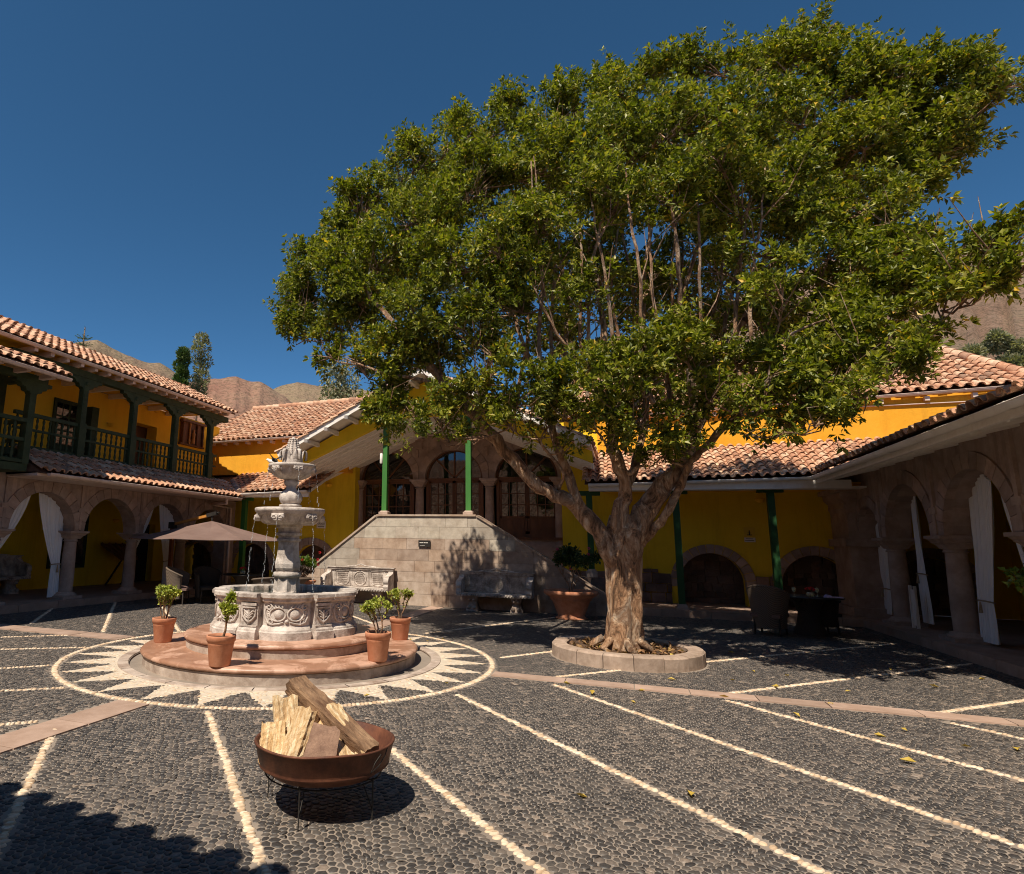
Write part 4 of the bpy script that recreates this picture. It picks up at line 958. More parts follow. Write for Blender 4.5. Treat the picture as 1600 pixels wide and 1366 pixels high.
mb = MB(); mb.box(4.95, 8.6, 1, 17.72, -.01, .149); mb.box(5.0, 8.6, 17.0, 19, .0, .146); mb.build('gallery_floor', M['flag'], RW, True)
mb = MB(); k = 1.0
while k < 16.8: l = random.uniform(.7, 1.2); mb.box(4.84, 5.0, k+.005, min(k+l, 16.9)-.005, 0, .156+random.uniform(0, .004)); k += l
mb.build('step_kerb', M['flag'], RW, True)
fRi = Frame((8.5, 0, 0), (0, 1, 0), (-1, 0, 0)); mb = MB(); arch_wall(mb, fRi, 1, 19, .15, 3.7, [(16.5, .8, .15, 1.6, .5), (12.2, .9, .15, 1.7, .5), (8.2, .9, .15, 1.7, .5)], .3); mb.box(5.6, 8.5, 1, 1.2, .15, 3.7); mb.build('gallery_wall', M['yellow'], RW, True)
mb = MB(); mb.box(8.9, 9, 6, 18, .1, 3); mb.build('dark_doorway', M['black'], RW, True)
mb = MB(); mb.box(5.3, 8.6, 1, 19, 3.62, 3.7); mb.build('gallery_ceiling', M['wood'], RW, True)
t_, d_ = MB(), MB(); tile_roof(t_, d_, (4.22, 16.75, 3.42), (4.22, 1.2, 3.42), (1, 0, .36), 3.2, keep=lambda c: True, sp=.25, rl=.30)
d_.add([(4.2, 1.2, 3.34), (4.2, 16.8, 3.34), (7.6, 19.3, 4.58), (9.2, 19.3, 5.2), (9.2, 1.2, 5.2)], [(0, 1, 2, 3, 4)]); d_.add([(4.2, 1.2, 3.36), (4.2, 16.8, 3.36), (7.6, 19.3, 4.60), (9.2, 19.3, 5.22), (9.2, 1.2, 5.22)], [(0, 1, 2, 3, 4)]); t_.build('roof_tiles', M['tile'], RW, True); d_.build('roof_deck', M['mortar'], RW, True)
mb = MB(); mb.add([(4.28, 1.2, 3.24), (4.28, 16.8, 3.24), (5.2, 17.6, 3.46), (5.2, 1.2, 3.46)], [(0, 1, 2, 3)]); mb.box(4.24, 4.30, 1.2, 16.8, 3.17, 3.33); k = 1.6
while k < 16.6: mb.bar((4.3, k, 3.20), (5.2, k, 3.42), .07, .09); k += .85
mb.build('soffit_boards', M['white'], RW, True)
mb = MB(); gutter(mb, (4.14, 16.62, 3.30), (4.14, 1.2, 3.30), .075, .85, (-1, 0, 0)); mb.build('roof_gutter', M['white'], RW, True)

# ================================================================== SOUTH WING (behind the camera, casts the tiled-eave shadow)
SW = thing('arcade_building', 'gallery wing at the near end of the court whose tiled eave shades the cobbles', 'building', (-4, -3, 0))
t_, d_ = MB(), MB(); tile_roof(t_, d_, (4.8, -.02, 3.22), (-15, 2.28, 3.22), (0, -1, .42), 14, keep=lambda c: True, sp=.3, rl=.42); t_.build('roof_tiles', M['tile'], SW, True)
d_.add([(-15, 2.26, 3.2), (4.8, -.04, 3.2), (4.8, -13, 8.7), (-15, -11, 8.7), (-15, 2.26, 3.14), (4.8, -.04, 3.14), (4.8, -13, 8.64), (-15, -11, 8.64)], [(0, 1, 2, 3), (4, 5, 6, 7), (0, 1, 5, 4)]); d_.build('roof_deck', M['wood'], SW, True)
mb = MB(); mb.box(-16, 9, -4.2, -4, 0, 4.9); mb.build('gallery_wall', M['yellow'], SW, True)
sc_ = column_mb(2.9, .16).build('column', M['stone'], SW)
for i, xv in enumerate((-11, -8, 2.5, 6)):
    o = sc_ if i == 0 else sc_.copy()
    if i: COL.objects.link(o); o.parent = SW
    o.location = Vector((xv, .2, .0))-wloc(SW)
# ================================================================== FOUNTAIN
FC = (CX-.03, CY-.01)
FT = thing('fountain', 'carved stone tiered fountain with lobed basin on two round steps', 'fountain', (FC[0], FC[1], 0))
mb = MB(); mb.lathe([(1.89, -.1), (1.895, .10)], 80, caps=False); mb.build('lower_riser', M['riser'], FT)
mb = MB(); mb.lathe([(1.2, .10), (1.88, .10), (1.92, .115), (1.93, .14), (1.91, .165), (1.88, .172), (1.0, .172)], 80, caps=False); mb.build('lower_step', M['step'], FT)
mb = MB(); mb.lathe([(1.35, .17), (1.355, .275)], 80, caps=False); mb.build('upper_riser', M['riser'], FT)
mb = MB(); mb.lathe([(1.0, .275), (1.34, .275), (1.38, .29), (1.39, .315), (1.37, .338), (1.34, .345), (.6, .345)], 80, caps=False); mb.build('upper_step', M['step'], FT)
fa0 = atan2(-FC[1], -FC[0])+.02      # panel facing the camera side
def basin_ring(off, z, sc=1.):
    P = []
    for k in range(6):
        a = fa0+k*pi/3; hw_ = radians(19)
        for j in range(11):
            q = -hw_+2*hw_*j/10; r = .925+.075*cos(q/hw_*pi/2)+off; P.append(((r)*cos(a+q)*sc, r*sin(a+q)*sc, z))
        b = a+pi/6; hp = radians(7.6); nn = .875+off; P.append((nn*cos(a+hw_+.015), nn*sin(a+hw_+.015), z)); P.append((nn*cos(b-hp-.015), nn*sin(b-hp-.015), z))
        for j in range(3):
            q = -hp+hp*j; r = (.97*cos(hp)/cos(q))+off; P.append((r*cos(b+q)*sc, r*sin(b+q)*sc, z))
        P.append((nn*cos(b+hp+.015), nn*sin(b+hp+.015), z)); P.append((nn*cos(b+pi/6-hw_-.015), nn*sin(b+pi/6-hw_-.015), z))
    return P
mb = MB()
R = [(.075, .345), (.075, .44), (.06, .45), (.055, .47), (.02, .50), (.0, .52), (0, .80), (.01, .81), (.045, .83), (.05, .86), (.075, .875), (.075, .915), (.06, .925), (-.10, .925), (-.115, .91), (-.12, .6)]
mb.loft([basin_ring(o, z) for o, z in R], 0, False, None, False, False); mb.build('basin', M['fount'], FT)
mb = MB(); mb.add(basin_ring(-.11, .845), [tuple(range(108))]); mb.build('water_surface', M['water'], FT)
# relief on panels and pilasters
mb = MB()
def onpan(a, s, z, d=0.):     # s: arc offset metres on panel
    q = s/.97; hw_ = radians(19); r = .925+.075*cos(q/hw_*pi/2)+d; return (r*cos(a+q), r*sin(a+q), z)
def onpil(b, s, z, d=0.): r = .965+d; return (r*cos(b)-s*sin(b), r*sin(b)+s*cos(b), z)
def spiral(f, a, s0, z0, r0, turns, sgn, t0, n=22, th=.014):
    P = []; Rr = []
    for i in range(n):
        k = i/(n-1); r = r0*(1-.8*k); t = t0+sgn*turns*2*pi*k; P.append(f(a, s0+r*cos(t), z0+r*sin(t)*1.0, .008)); Rr.append(th*(1-.35*k))
    mb.tube(P, Rr, 6)
for k in range(6):
    a = fa0+k*pi/3
    for s in (-1, 1):
        mb.tube([onpan(a, .115*s*1+.105*cos(t), .665+.085*sin(t), .008) for t in np.linspace(0, 2*pi, 22)], .012, 6)   # paired cartouche rings
        mb.lathe([(.07, 0), (.055, .018), (.02, .026), (0, .027)], 14, (0, 0, 0), 0, True, Matrix.Translation(Vector(onpan(a, .095*s, .665, -.005))) @ Matrix.Rotation(a+.095*s, 4, 'Z') @ Matrix.Rotation(pi/2, 4, 'Y'), 0, False)
        spiral(onpan, a, .235*s, .755, .05, 1.1, s, pi/2 if s > 0 else pi/2); spiral(onpan, a, .21*s, .575, .04, 1.2, -s, -pi/2)
        mb.tube([onpan(a, s*x_, z_, .006) for x_, z_ in ((.27, .76), (.295, .70), (.285, .63), (.25, .56), (.18, .535), (.10, .55), (.04, .57))], [.012, .016, .018, .018, .016, .014, .01], 6)
        for j in range(5): mb.tube([onpan(a, s*(.20+.012*j), .60+.03*j, .0), onpan(a, s*(.235+.01*j), .615+.032*j, .018)], [.012, .005], 6)
        for j in range(4): mb.tube([onpan(a, s*(.06+.045*j), .775+.0*j, .006), onpan(a, s*(.05+.04*j), .745, .016)], [.016, .008], 6)
    mb.lathe([(.028, 0), (.02, .02), (.0, .026)], 10, (0, 0, 0), 0, True, Matrix.Translation(Vector(onpan(a, 0, .575, 0))) @ Matrix.Rotation(a, 4, 'Z') @ Matrix.Rotation(pi/2, 4, 'Y'))
    b = a+pi/6
    for (z0, z1, w, d) in ((.765, .80, .115, .028), (.735, .752, .10, .02), (.50, .52, .13, .03)):
        P = [onpil(b, -w, z0, 0), onpil(b, w, z0, 0), onpil(b, w, z0, d), onpil(b, -w, z0, d), onpil(b, -w, z1, 0), onpil(b, w, z1, 0), onpil(b, w, z1, d), onpil(b, -w, z1, d)]
        mb.add(P, [(0, 3, 2, 1), (4, 5, 6, 7), (0, 1, 5, 4), (1, 2, 6, 5), (2, 3, 7, 6), (3, 0, 4, 7)])
    for s in (-1, 1):
        mb.tube([onpil(b, s*x_, z_, .01) for x_, z_ in ((.10, .72), (.10, .64), (.05, .585), (.0, .555))], [.012, .016, .014, .02], 6)
        for j in range(3): mb.tube([onpil(b, s*.012, .66-.025*j, .008), onpil(b, s*(.075-.012*j), .71-.04*j, .018)], [.016, .008], 6)
    mb.tube([onpil(b, 0, .71, .01), onpil(b, 0, .53, .014)], [.018, .01], 6)
    mb.lathe([(.026, 0), (.018, .018), (0, .024)], 10, (0, 0, 0), 0, True, Matrix.Translation(Vector(onpil(b, 0, .545, 0))) @ Matrix.Rotation(b, 4, 'Z') @ Matrix.Rotation(pi/2, 4, 'Y'))
mb.build('relief_carving', M['fount'], FT)
# pedestal, shaft, bowls
mb = MB(); n8 = 16
def fl(r, z, d=.03): return [((r-(d if j % 2 else 0))*cos(2*pi*j/n8+fa0), (r-(d if j % 2 else 0))*sin(2*pi*j/n8+fa0), z) for j in range(n8)]
mb.loft([fl(.20, .6, .0), fl(.20, .86, 0), fl(.195, .88, .0), fl(.195, .89, .035), fl(.18, 1.08, .03), fl(.18, 1.09, 0)], 0, False)
mb.lathe([(.185, 1.09), (.20, 1.10), (.205, 1.13), (.19, 1.16), (.16, 1.165), (.17, 1.18)], 24, caps=False)
s8 = 8
def oc(r, z): return [(r*cos(2*pi*(j+.5)/s8+fa0), r*sin(2*pi*(j+.5)/s8+fa0), z) for j in range(s8)]
mb.loft([oc(r, z) for r, z in ((.165, 1.17), (.195, 1.22), (.20, 1.28), (.175, 1.40), (.16, 1.55), (.165, 1.60), (.19, 1.61), (.19, 1.635), (.165, 1.645), (.165, 1.68), (.20, 1.69), (.205, 1.72), (.17, 1.735), (.175, 1.79), (.21, 1.81), (.21, 1.86))], 0, False)
mb.build('shaft', M['fount'], FT)
def scallop(prof, n=96, lobes=16, amp=.03, zr=None):
    return [[((r*(1-(amp if fl_ else 0)*abs(sin(lobes/2*(2*pi*j/n)))))*cos(2*pi*j/n), (r*(1-(amp if fl_ else 0)*abs(sin(lobes/2*(2*pi*j/n)))))*sin(2*pi*j/n), z) for j in range(n)] for r, z, fl_ in prof]
mb = MB(); mb.loft(scallop([(r_*.86, z_, q_) for r_, z_, q_ in [(.16, 1.84, 0), (.38, 1.845, 0), (.46, 1.865, 1), (.52, 1.91, 1), (.55, 1.965, 1), (.555, 1.98, 0), (.575, 1.985, 0), (.58, 2.02, 0), (.60, 2.03, 0), (.605, 2.075, 0), (.59, 2.085, 0), (.555, 2.085, 0), (.55, 2.06, 0), (.2, 2.0, 0)]], lobes=24, amp=.07)); bo = mb.build('middle_bowl', M['fount'], FT)
def mask(mb, a, r, z, s=1.):
    T = Matrix.Translation((r*cos(a), r*sin(a), z)) @ Matrix.Rotation(a, 4, 'Z') @ Matrix.Scale(s, 4)
    mb.loft([[(x_, y_*q, z_*q-.0) for y_, z_ in ((-.10, .05), (.10, .05), (.105, -.01), (.06, -.06), (-.06, -.06), (-.105, -.01))] for x_, q in ((-.04, 1.), (.015, 1.), (.03, .85))], 0, False, T)
    for e in (-1, 1):
        mb.tube([T @ Vector((.035, e*.05+.032*cos(t), .0+.022*sin(t))) for t in np.linspace(0, 2*pi, 13)], .009*s, 6); mb.lathe([(.014, 0), (.0, .012)], 8, (0, 0, 0), 0, True, T @ Matrix.Translation((.03, e*.05, 0)) @ Matrix.Rotation(pi/2, 4, 'Y'))
    mb.tube([T @ Vector((.03, 0, .03)), T @ Vector((.045, 0, -.03)), T @ Vector((.03, 0, -.055))], [.01*s, .016*s, .01*s], 6)
MA = [fa0-.38+k*pi/3 for k in range(6)]
for a in MA: mb = MB(); mask(mb, a, .478, 1.945, .95); mb.build('spout_mask', M['fount'], bo)
mb = MB(); mb.lathe([(.155, 2.0), (.155, 2.10), (.165, 2.11), (.165, 2.14), (.10, 2.16)], 24); rr = []
mb.loft(scallop([(.10, 2.14, 0), (.15, 2.17, 1), (.175, 2.23, 1), (.172, 2.28, 1), (.14, 2.335, 1), (.09, 2.365, 0)], 60, 10, .05)); mb.lathe([(.085, 2.36), (.075, 2.40), (.08, 2.43), (.11, 2.46), (.115, 2.50), (.10, 2.51), (.13, 2.52), (.135, 2.55)], 24); mb.build('ball_stem', M['fount'], FT)
mb = MB(); mb.loft(scallop([(r_*.84, z_, q_) for r_, z_, q_ in [(.12, 2.52, 0), (.22, 2.53, 1), (.32, 2.57, 1), (.38, 2.62, 1), (.40, 2.66, 1), (.395, 2.69, 0), (.42, 2.70, 0), (.425, 2.73, 0), (.41, 2.745, 0), (.37, 2.745, 0), (.36, 2.72, 0), (.15, 2.70, 0)]], lobes=16, amp=.14)); to = mb.build('top_bowl', M['fount'], FT)
for k in range(6): mb = MB(); mask(mb, fa0+.25+k*pi/3, .335, 2.665, .72); mb.build('spout_mask', M['fount'], to)
# corn-cob finial with husk leaves
mb = MB(); mb.lathe([(.15, 2.70), (.16, 2.76), (.15, 2.85), (.105, 2.93), (.08, 3.04), (.052, 3.12), (.02, 3.165), (0, 3.17)], 20)
for row in range(9):
    z = 2.90+row*.029; r = .118-.0088*row; m_ = 10
    for j in range(m_):
        a = 2*pi*(j)/m_; mb.lathe([(.026-.0015*row, 0), (.022-.0012*row, .014), (.01, .024), (0, .026)], 6, (0, 0, 0), 0, True, Matrix.Translation((r*cos(a)*.97, r*sin(a)*.97, z)) @ Matrix.Rotation(a, 4, 'Z') @ Matrix.Rotation(pi/2, 4, 'Y'), 0, False)
for k in range(5):
    a = fa0+.5+k*2*pi/5; Rr = []
    for (r, z, w) in ((.13, 2.71, .05), (.155, 2.80, .075), (.165, 2.89, .07), (.18, 2.95, .05), (.205, 2.97, .04), (.225, 2.94, .03), (.228, 2.88, .022), (.222, 2.82, .01)):
        e = [(r*cos(a)-s*w*sin(a)-(abs(s)*.02)*cos(a), r*sin(a)+s*w*cos(a)-(abs(s)*.02)*sin(a), z) for s in (-1, -.5, 0, .5, 1)]
        Rr.append(e+[(p[0]-.02*cos(a), p[1]-.02*sin(a), p[2]) for p in reversed(e)])
    mb.loft(Rr, 0, True)
mb.build('corn_cob_finial', M['fount'], FT)
# water jets
mb = MB()
def jet(a, r0, z0, z1, dr, amt=1.):
    n = int((z0-z1)/.03)
    for k in range(n):
        if random.random() > amt: continue
        t = k/n; z = z0-(z0-z1)*t; r = r0+dr*sqrt(t); L = random.uniform(.008, .02)*(1 if t < .4 else 1.25); w = random.uniform(.003, .0055)
        c = Vector((r*cos(a)+random.uniform(-.004, .004)*(1+3*t), r*sin(a)+random.uniform(-.004, .004)*(1+3*t), z))
        mb.lathe([(0, -L), (w*.7, -L*.5), (w, 0), (w*.7, L*.5), (0, L)], 6, c, 0, True, None, 0, False)
for a in MA: jet(a, .505, 1.90, .86, .07, .97)
for k in range(6): jet(fa0+.25+k*pi/3, .365, 2.62, 2.1, .05, .55)
mb.build('falling_water', M['drop'], FT)
# birds
def bird(p, rz, mat, lab, open_=False):
    t = thing('bird', lab, 'bird', p, rz); mb = MB()
    mb.tube([(-.10, 0, .02), (-.05, 0, .03), (0, 0, .045), (.045, 0, .055), (.07, 0, .075), (.085, 0, .08), (.105, 0, .078)], [.004, .018, .032, .028, .02, .016, .002], 10)
    if open_:
        for s in (-1, 1): mb.add([(.03, s*.02, .06), (-.03, s*.02, .055), (-.09, s*.14, .12), (-.02, s*.12, .14)], [(0, 1, 2, 3)]); mb.add([(.03, s*.02, .064), (-.03, s*.02, .059), (-.09, s*.14, .124), (-.02, s*.12, .144)], [(3, 2, 1, 0)])
    else: mb.tube([(.02, 0, .06), (-.05, 0, .045), (-.115, 0, .025)], [.02, .022, .004], 8)
    mb.tube([(0, .012, .03), (.005, .012, 0)], .003, 5); mb.tube([(0, -.012, .03), (.005, -.012, 0)], .003, 5); mb.build('feathered_body', mat, t); return t
vd = Vector((FC[0], FC[1], 0)).normalized(); sd_ = Vector((vd.y, -vd.x, 0))
bp_ = Vector((FC[0], FC[1], 2.748))-sd_*.26-vd*.1
bird(bp_, 2.6, M['iron'], 'small dark bird with raised wings perched on the left rim of the top fountain bowl', True)
bird(Vector((FC[0], FC[1], 2.748))-sd_*.30+vd*.1, 3.4, M['white'], 'small pale bird on the rim of the top fountain bowl beside the dark one')

# ================================================================== leaves helper
def leaves_mesh(name, P, Dv, L, Wd, mat, parent=None, curve=.25, wmul=1.):
    """P base points, Dv unit directions, L lengths -> folded blade leaves"""
    n = len(P); P = np.asarray(P); Dv = np.asarray(Dv); Dv = Dv/np.linalg.norm(Dv, axis=1, keepdims=True)
    rnd = rng.normal(size=(n, 3)); up_ = np.array([0, 0, 1.])+.7*rnd; S = np.cross(Dv, up_); S /= (np.linalg.norm(S, axis=1, keepdims=True)+1e-9); Nn = np.cross(S, Dv)
    L = L[:, None]; Wd = Wd[:, None]; V = np.zeros((n, 5, 3))
    mid = P+Dv*L*.5+Nn*L*.06; V[:, 0] = P; V[:, 1] = mid-S*Wd+Nn*Wd*curve; V[:, 2] = P+Dv*L-Nn*L*.06; V[:, 3] = mid+S*Wd+Nn*Wd*curve; V[:, 4] = mid-Nn*Wd*curve
    b = (np.arange(n)*5)[:, None]; T = np.concatenate([b+np.array([[0, 4, 1]]), b+np.array([[1, 4, 2]]), b+np.array([[2, 4, 3]]), b+np.array([[3, 4, 0]])])
    if parent: V = V-np.array(wloc(parent))
    return np_mesh(name, V.reshape(-1, 3), [T], [mat], None, False, parent)

# ================================================================== THE TREE
TR = thing('broadleaf_tree', 'big spreading broadleaf tree with pale twisting trunk rising from a round kerbed bed', 'tree', (-.05, 10.2, 0))
def pt3(p): return at_y(p[0], p[1], p[2])
nodes = []; rads = []; par = []
wood = MB()
def limb(path, r, wob=.03, n=12, sub=4):
    """smooth path through pts (x,y,Y) photo pts"""
    P = [pt3(p) for p in path]; Q = []; Rr = []
    for i in range(len(P)-1):
        p0 = P[max(i-1, 0)]; p1 = P[i]; p2 = P[i+1]; p3 = P[min(i+2, len(P)-1)]
        for k in range(sub):
            t = k/sub; q = .5*((2*p1)+(p2-p0)*t+(2*p0-5*p1+4*p2-p3)*t*t+(-p0+3*p1-3*p2+p3)*t**3)
            Q.append(q+Vector((random.uniform(-1, 1), random.uniform(-1, 1), random.uniform(-1, 1)))*wob*min(1, r[0]*6)); Rr.append((r[i]*(1-t)+r[i+1]*t)*random.uniform(.88, 1.10)*.76)
    Q.append(P[-1]); Rr.append(r[-1]); wood.tube(Q, Rr, n)
    for q, rr_ in zip(Q, Rr): nodes.append(q); rads.append(rr_)
    return Q
T0 = 10.1
# trunk with fluted, uneven section
tp = [(-.08, 10.05, .10, .315), (-.08, 10.06, .22, .30), (-.07, 10.08, .40, .29), (-.05, 10.1, .7, .275), (-.05, 10.1, 1.0, .27), (-.03, 10.1, 1.3, .28), (-.02, 10.1, 1.55, .30), (-.0, 10.1, 1.78, .305), (.02, 10.1, 1.95, .27), (.03, 10.1, 2.1, .22)]
rings = []
for (x_, y_, z_, r_) in tp:
    ring = []
    for j in range(40):
        a = 2*pi*j/40; k = .86+.09*sin(3*a+z_*2.2)+.07*sin(7*a-z_*3)+.045*sin(13*a+z_*9)+(.08*max(0, sin(5*a+.6))*max(0, (.45-z_))/.35)
        k += random.uniform(-.02, .02); ring.append((x_+r_*k*cos(a), y_+r_*k*sin(a), z_))
    rings.append(ring)
# refine rings vertically
fine = []
for i in range(len(rings)-1):
    for k in range(4):
        t = k/4; fine.append([tuple(a[c]*(1-t)+b[c]*t+random.uniform(-.006, .006) for c in range(3)) for a, b in zip(rings[i], rings[i+1])])
fine.append(rings[-1]); wood.loft(fine)
for z_ in (1.4, 1.7, 1.9): nodes.append(Vector((0, 10.1, z_))); rads.append(.3)
limb([(962, 880, 10.0), (935, 832, 9.98), (890, 785, 9.9), (845, 762, 9.8), (800, 715, 9.7), (752, 662, 9.5), (705, 610, 9.3), (660, 560, 9.2), (610, 500, 9.3), (560, 440, 9.5)], [.22, .18, .15, .14, .13, .125, .11, .085, .06, .03], .03, 16)
limb([(970, 850, 10.0), (968, 810, 9.95), (978, 765, 9.9), (966, 720, 9.85), (955, 670, 9.8), (950, 600, 9.9), (940, 500, 10), (930, 420, 10.1)], [.20, .16, .135, .12, .10, .08, .06, .03], .03, 14)
limb([(985, 845, 10.1), (1005, 800, 10.1), (1040, 757, 10.15), (1070, 715, 10.2), (1088, 672, 10.3), (1105, 620, 10.4), (1140, 540, 10.5), (1190, 450, 10.6), (1240, 350, 10.7), (1280, 240, 10.8)], [.25, .22, .19, .15, .12, .11, .09, .07, .05, .03], .03, 16)
limb([(1000, 850, 10.2), (1030, 815, 10.1), (1058, 770, 10.0), (1080, 722, 9.9), (1110, 690, 9.8), (1165, 640, 9.6), (1230, 595, 9.4), (1310, 560, 9.3), (1400, 510, 9.3), (1480, 440, 9.5)], [.12, .085, .075, .07, .065, .06, .05, .04, .03, .015], .03, 10)
limb([(930, 830, 10.0), (905, 785, 9.9), (885, 735, 9.8), (868, 690, 9.8), (850, 620, 9.9), (820, 540, 10.1), (790, 450, 10.3)], [.11, .10, .09, .085, .07, .05, .03], .03, 12)
limb([(868, 770, 9.9), (880, 740, 9.7), (850, 700, 9.5), (820, 660, 9.3), (790, 640, 9.1)], [.035, .03, .026, .02, .012], .03, 8)
limb([(980, 760, 10.0), (1000, 700, 10.2), (1010, 620, 10.5), (1005, 520, 10.8), (1010, 400, 11), (1030, 280, 11.2)], [.09, .075, .065, .055, .045, .025], .03, 10)
limb([(975, 700, 9.9), (990, 640, 10.4), (1040, 560, 10.9), (1070, 450, 11.3), (1110, 330, 11.6), (1150, 220, 11.7)], [.07, .065, .06, .05, .04, .02], .03, 10)
limb([(1080, 690, 10.3), (1080, 600, 10.0), (1065, 500, 9.6), (1060, 400, 9.2), (1050, 320, 9)], [.085, .07, .055, .04, .02], .03, 10)
limb([(1100, 640, 10.4), (1150, 590, 10.9), (1220, 520, 11.3), (1300, 420, 11.5), (1370, 320, 11.6), (1420, 220, 11.6)], [.075, .065, .055, .045, .03, .015], .03, 10)
limb([(745, 660, 9.5), (760, 600, 9.9), (770, 520, 10.4), (775, 420, 10.8), (780, 320, 11)], [.07, .06, .05, .035, .02], .03, 10)
limb([(850, 640, 9.9), (880, 560, 10.5), (890, 460, 11), (900, 340, 11.3), (900, 240, 11.4)], [.055, .05, .045, .03, .015], .03, 10)
limb([(955, 640, 9.8), (920, 580, 9.4), (870, 520, 9.0), (830, 440, 8.7)], [.06, .05, .035, .015], .03, 8)
limb([(700, 600, 9.3), (640, 590, 9.0), (590, 580, 8.9), (540, 560, 9)], [.05, .04, .03, .012], .03, 8)
limb([(1085, 680, 10.2), (1130, 600, 9.6), (1200, 540, 9.0), (1290, 500, 8.7)], [.05, .04, .03, .012], .03, 8)
for (xx, Yv) in ((860, 9.4), (905, 10.3), (930, 9.2), (985, 11.3), (1030, 9.3), (1120, 11.5), (1160, 9.6), (1200, 11.8), (820, 11), (1080, 11.9), (840, 9.0), (885, 11.5), (950, 8.9), (965, 11), (1000, 8.8), (1050, 11), (1095, 9.2), (1140, 10.6), (1180, 9.4)):
    y0 = random.uniform(600, 660); k = random.uniform(-25, 25)
    limb([(xx+random.uniform(-10, 20)-k, y0, Yv), (xx-k*.5+random.uniform(-8, 8), y0-90, Yv+.1), (xx+random.uniform(-12, 12), y0-190, Yv), (xx+k, y0-290, Yv-.1), (xx+k*1.6, y0-370, Yv)], [.045, .04, .032, .022, .01], .05, 7)
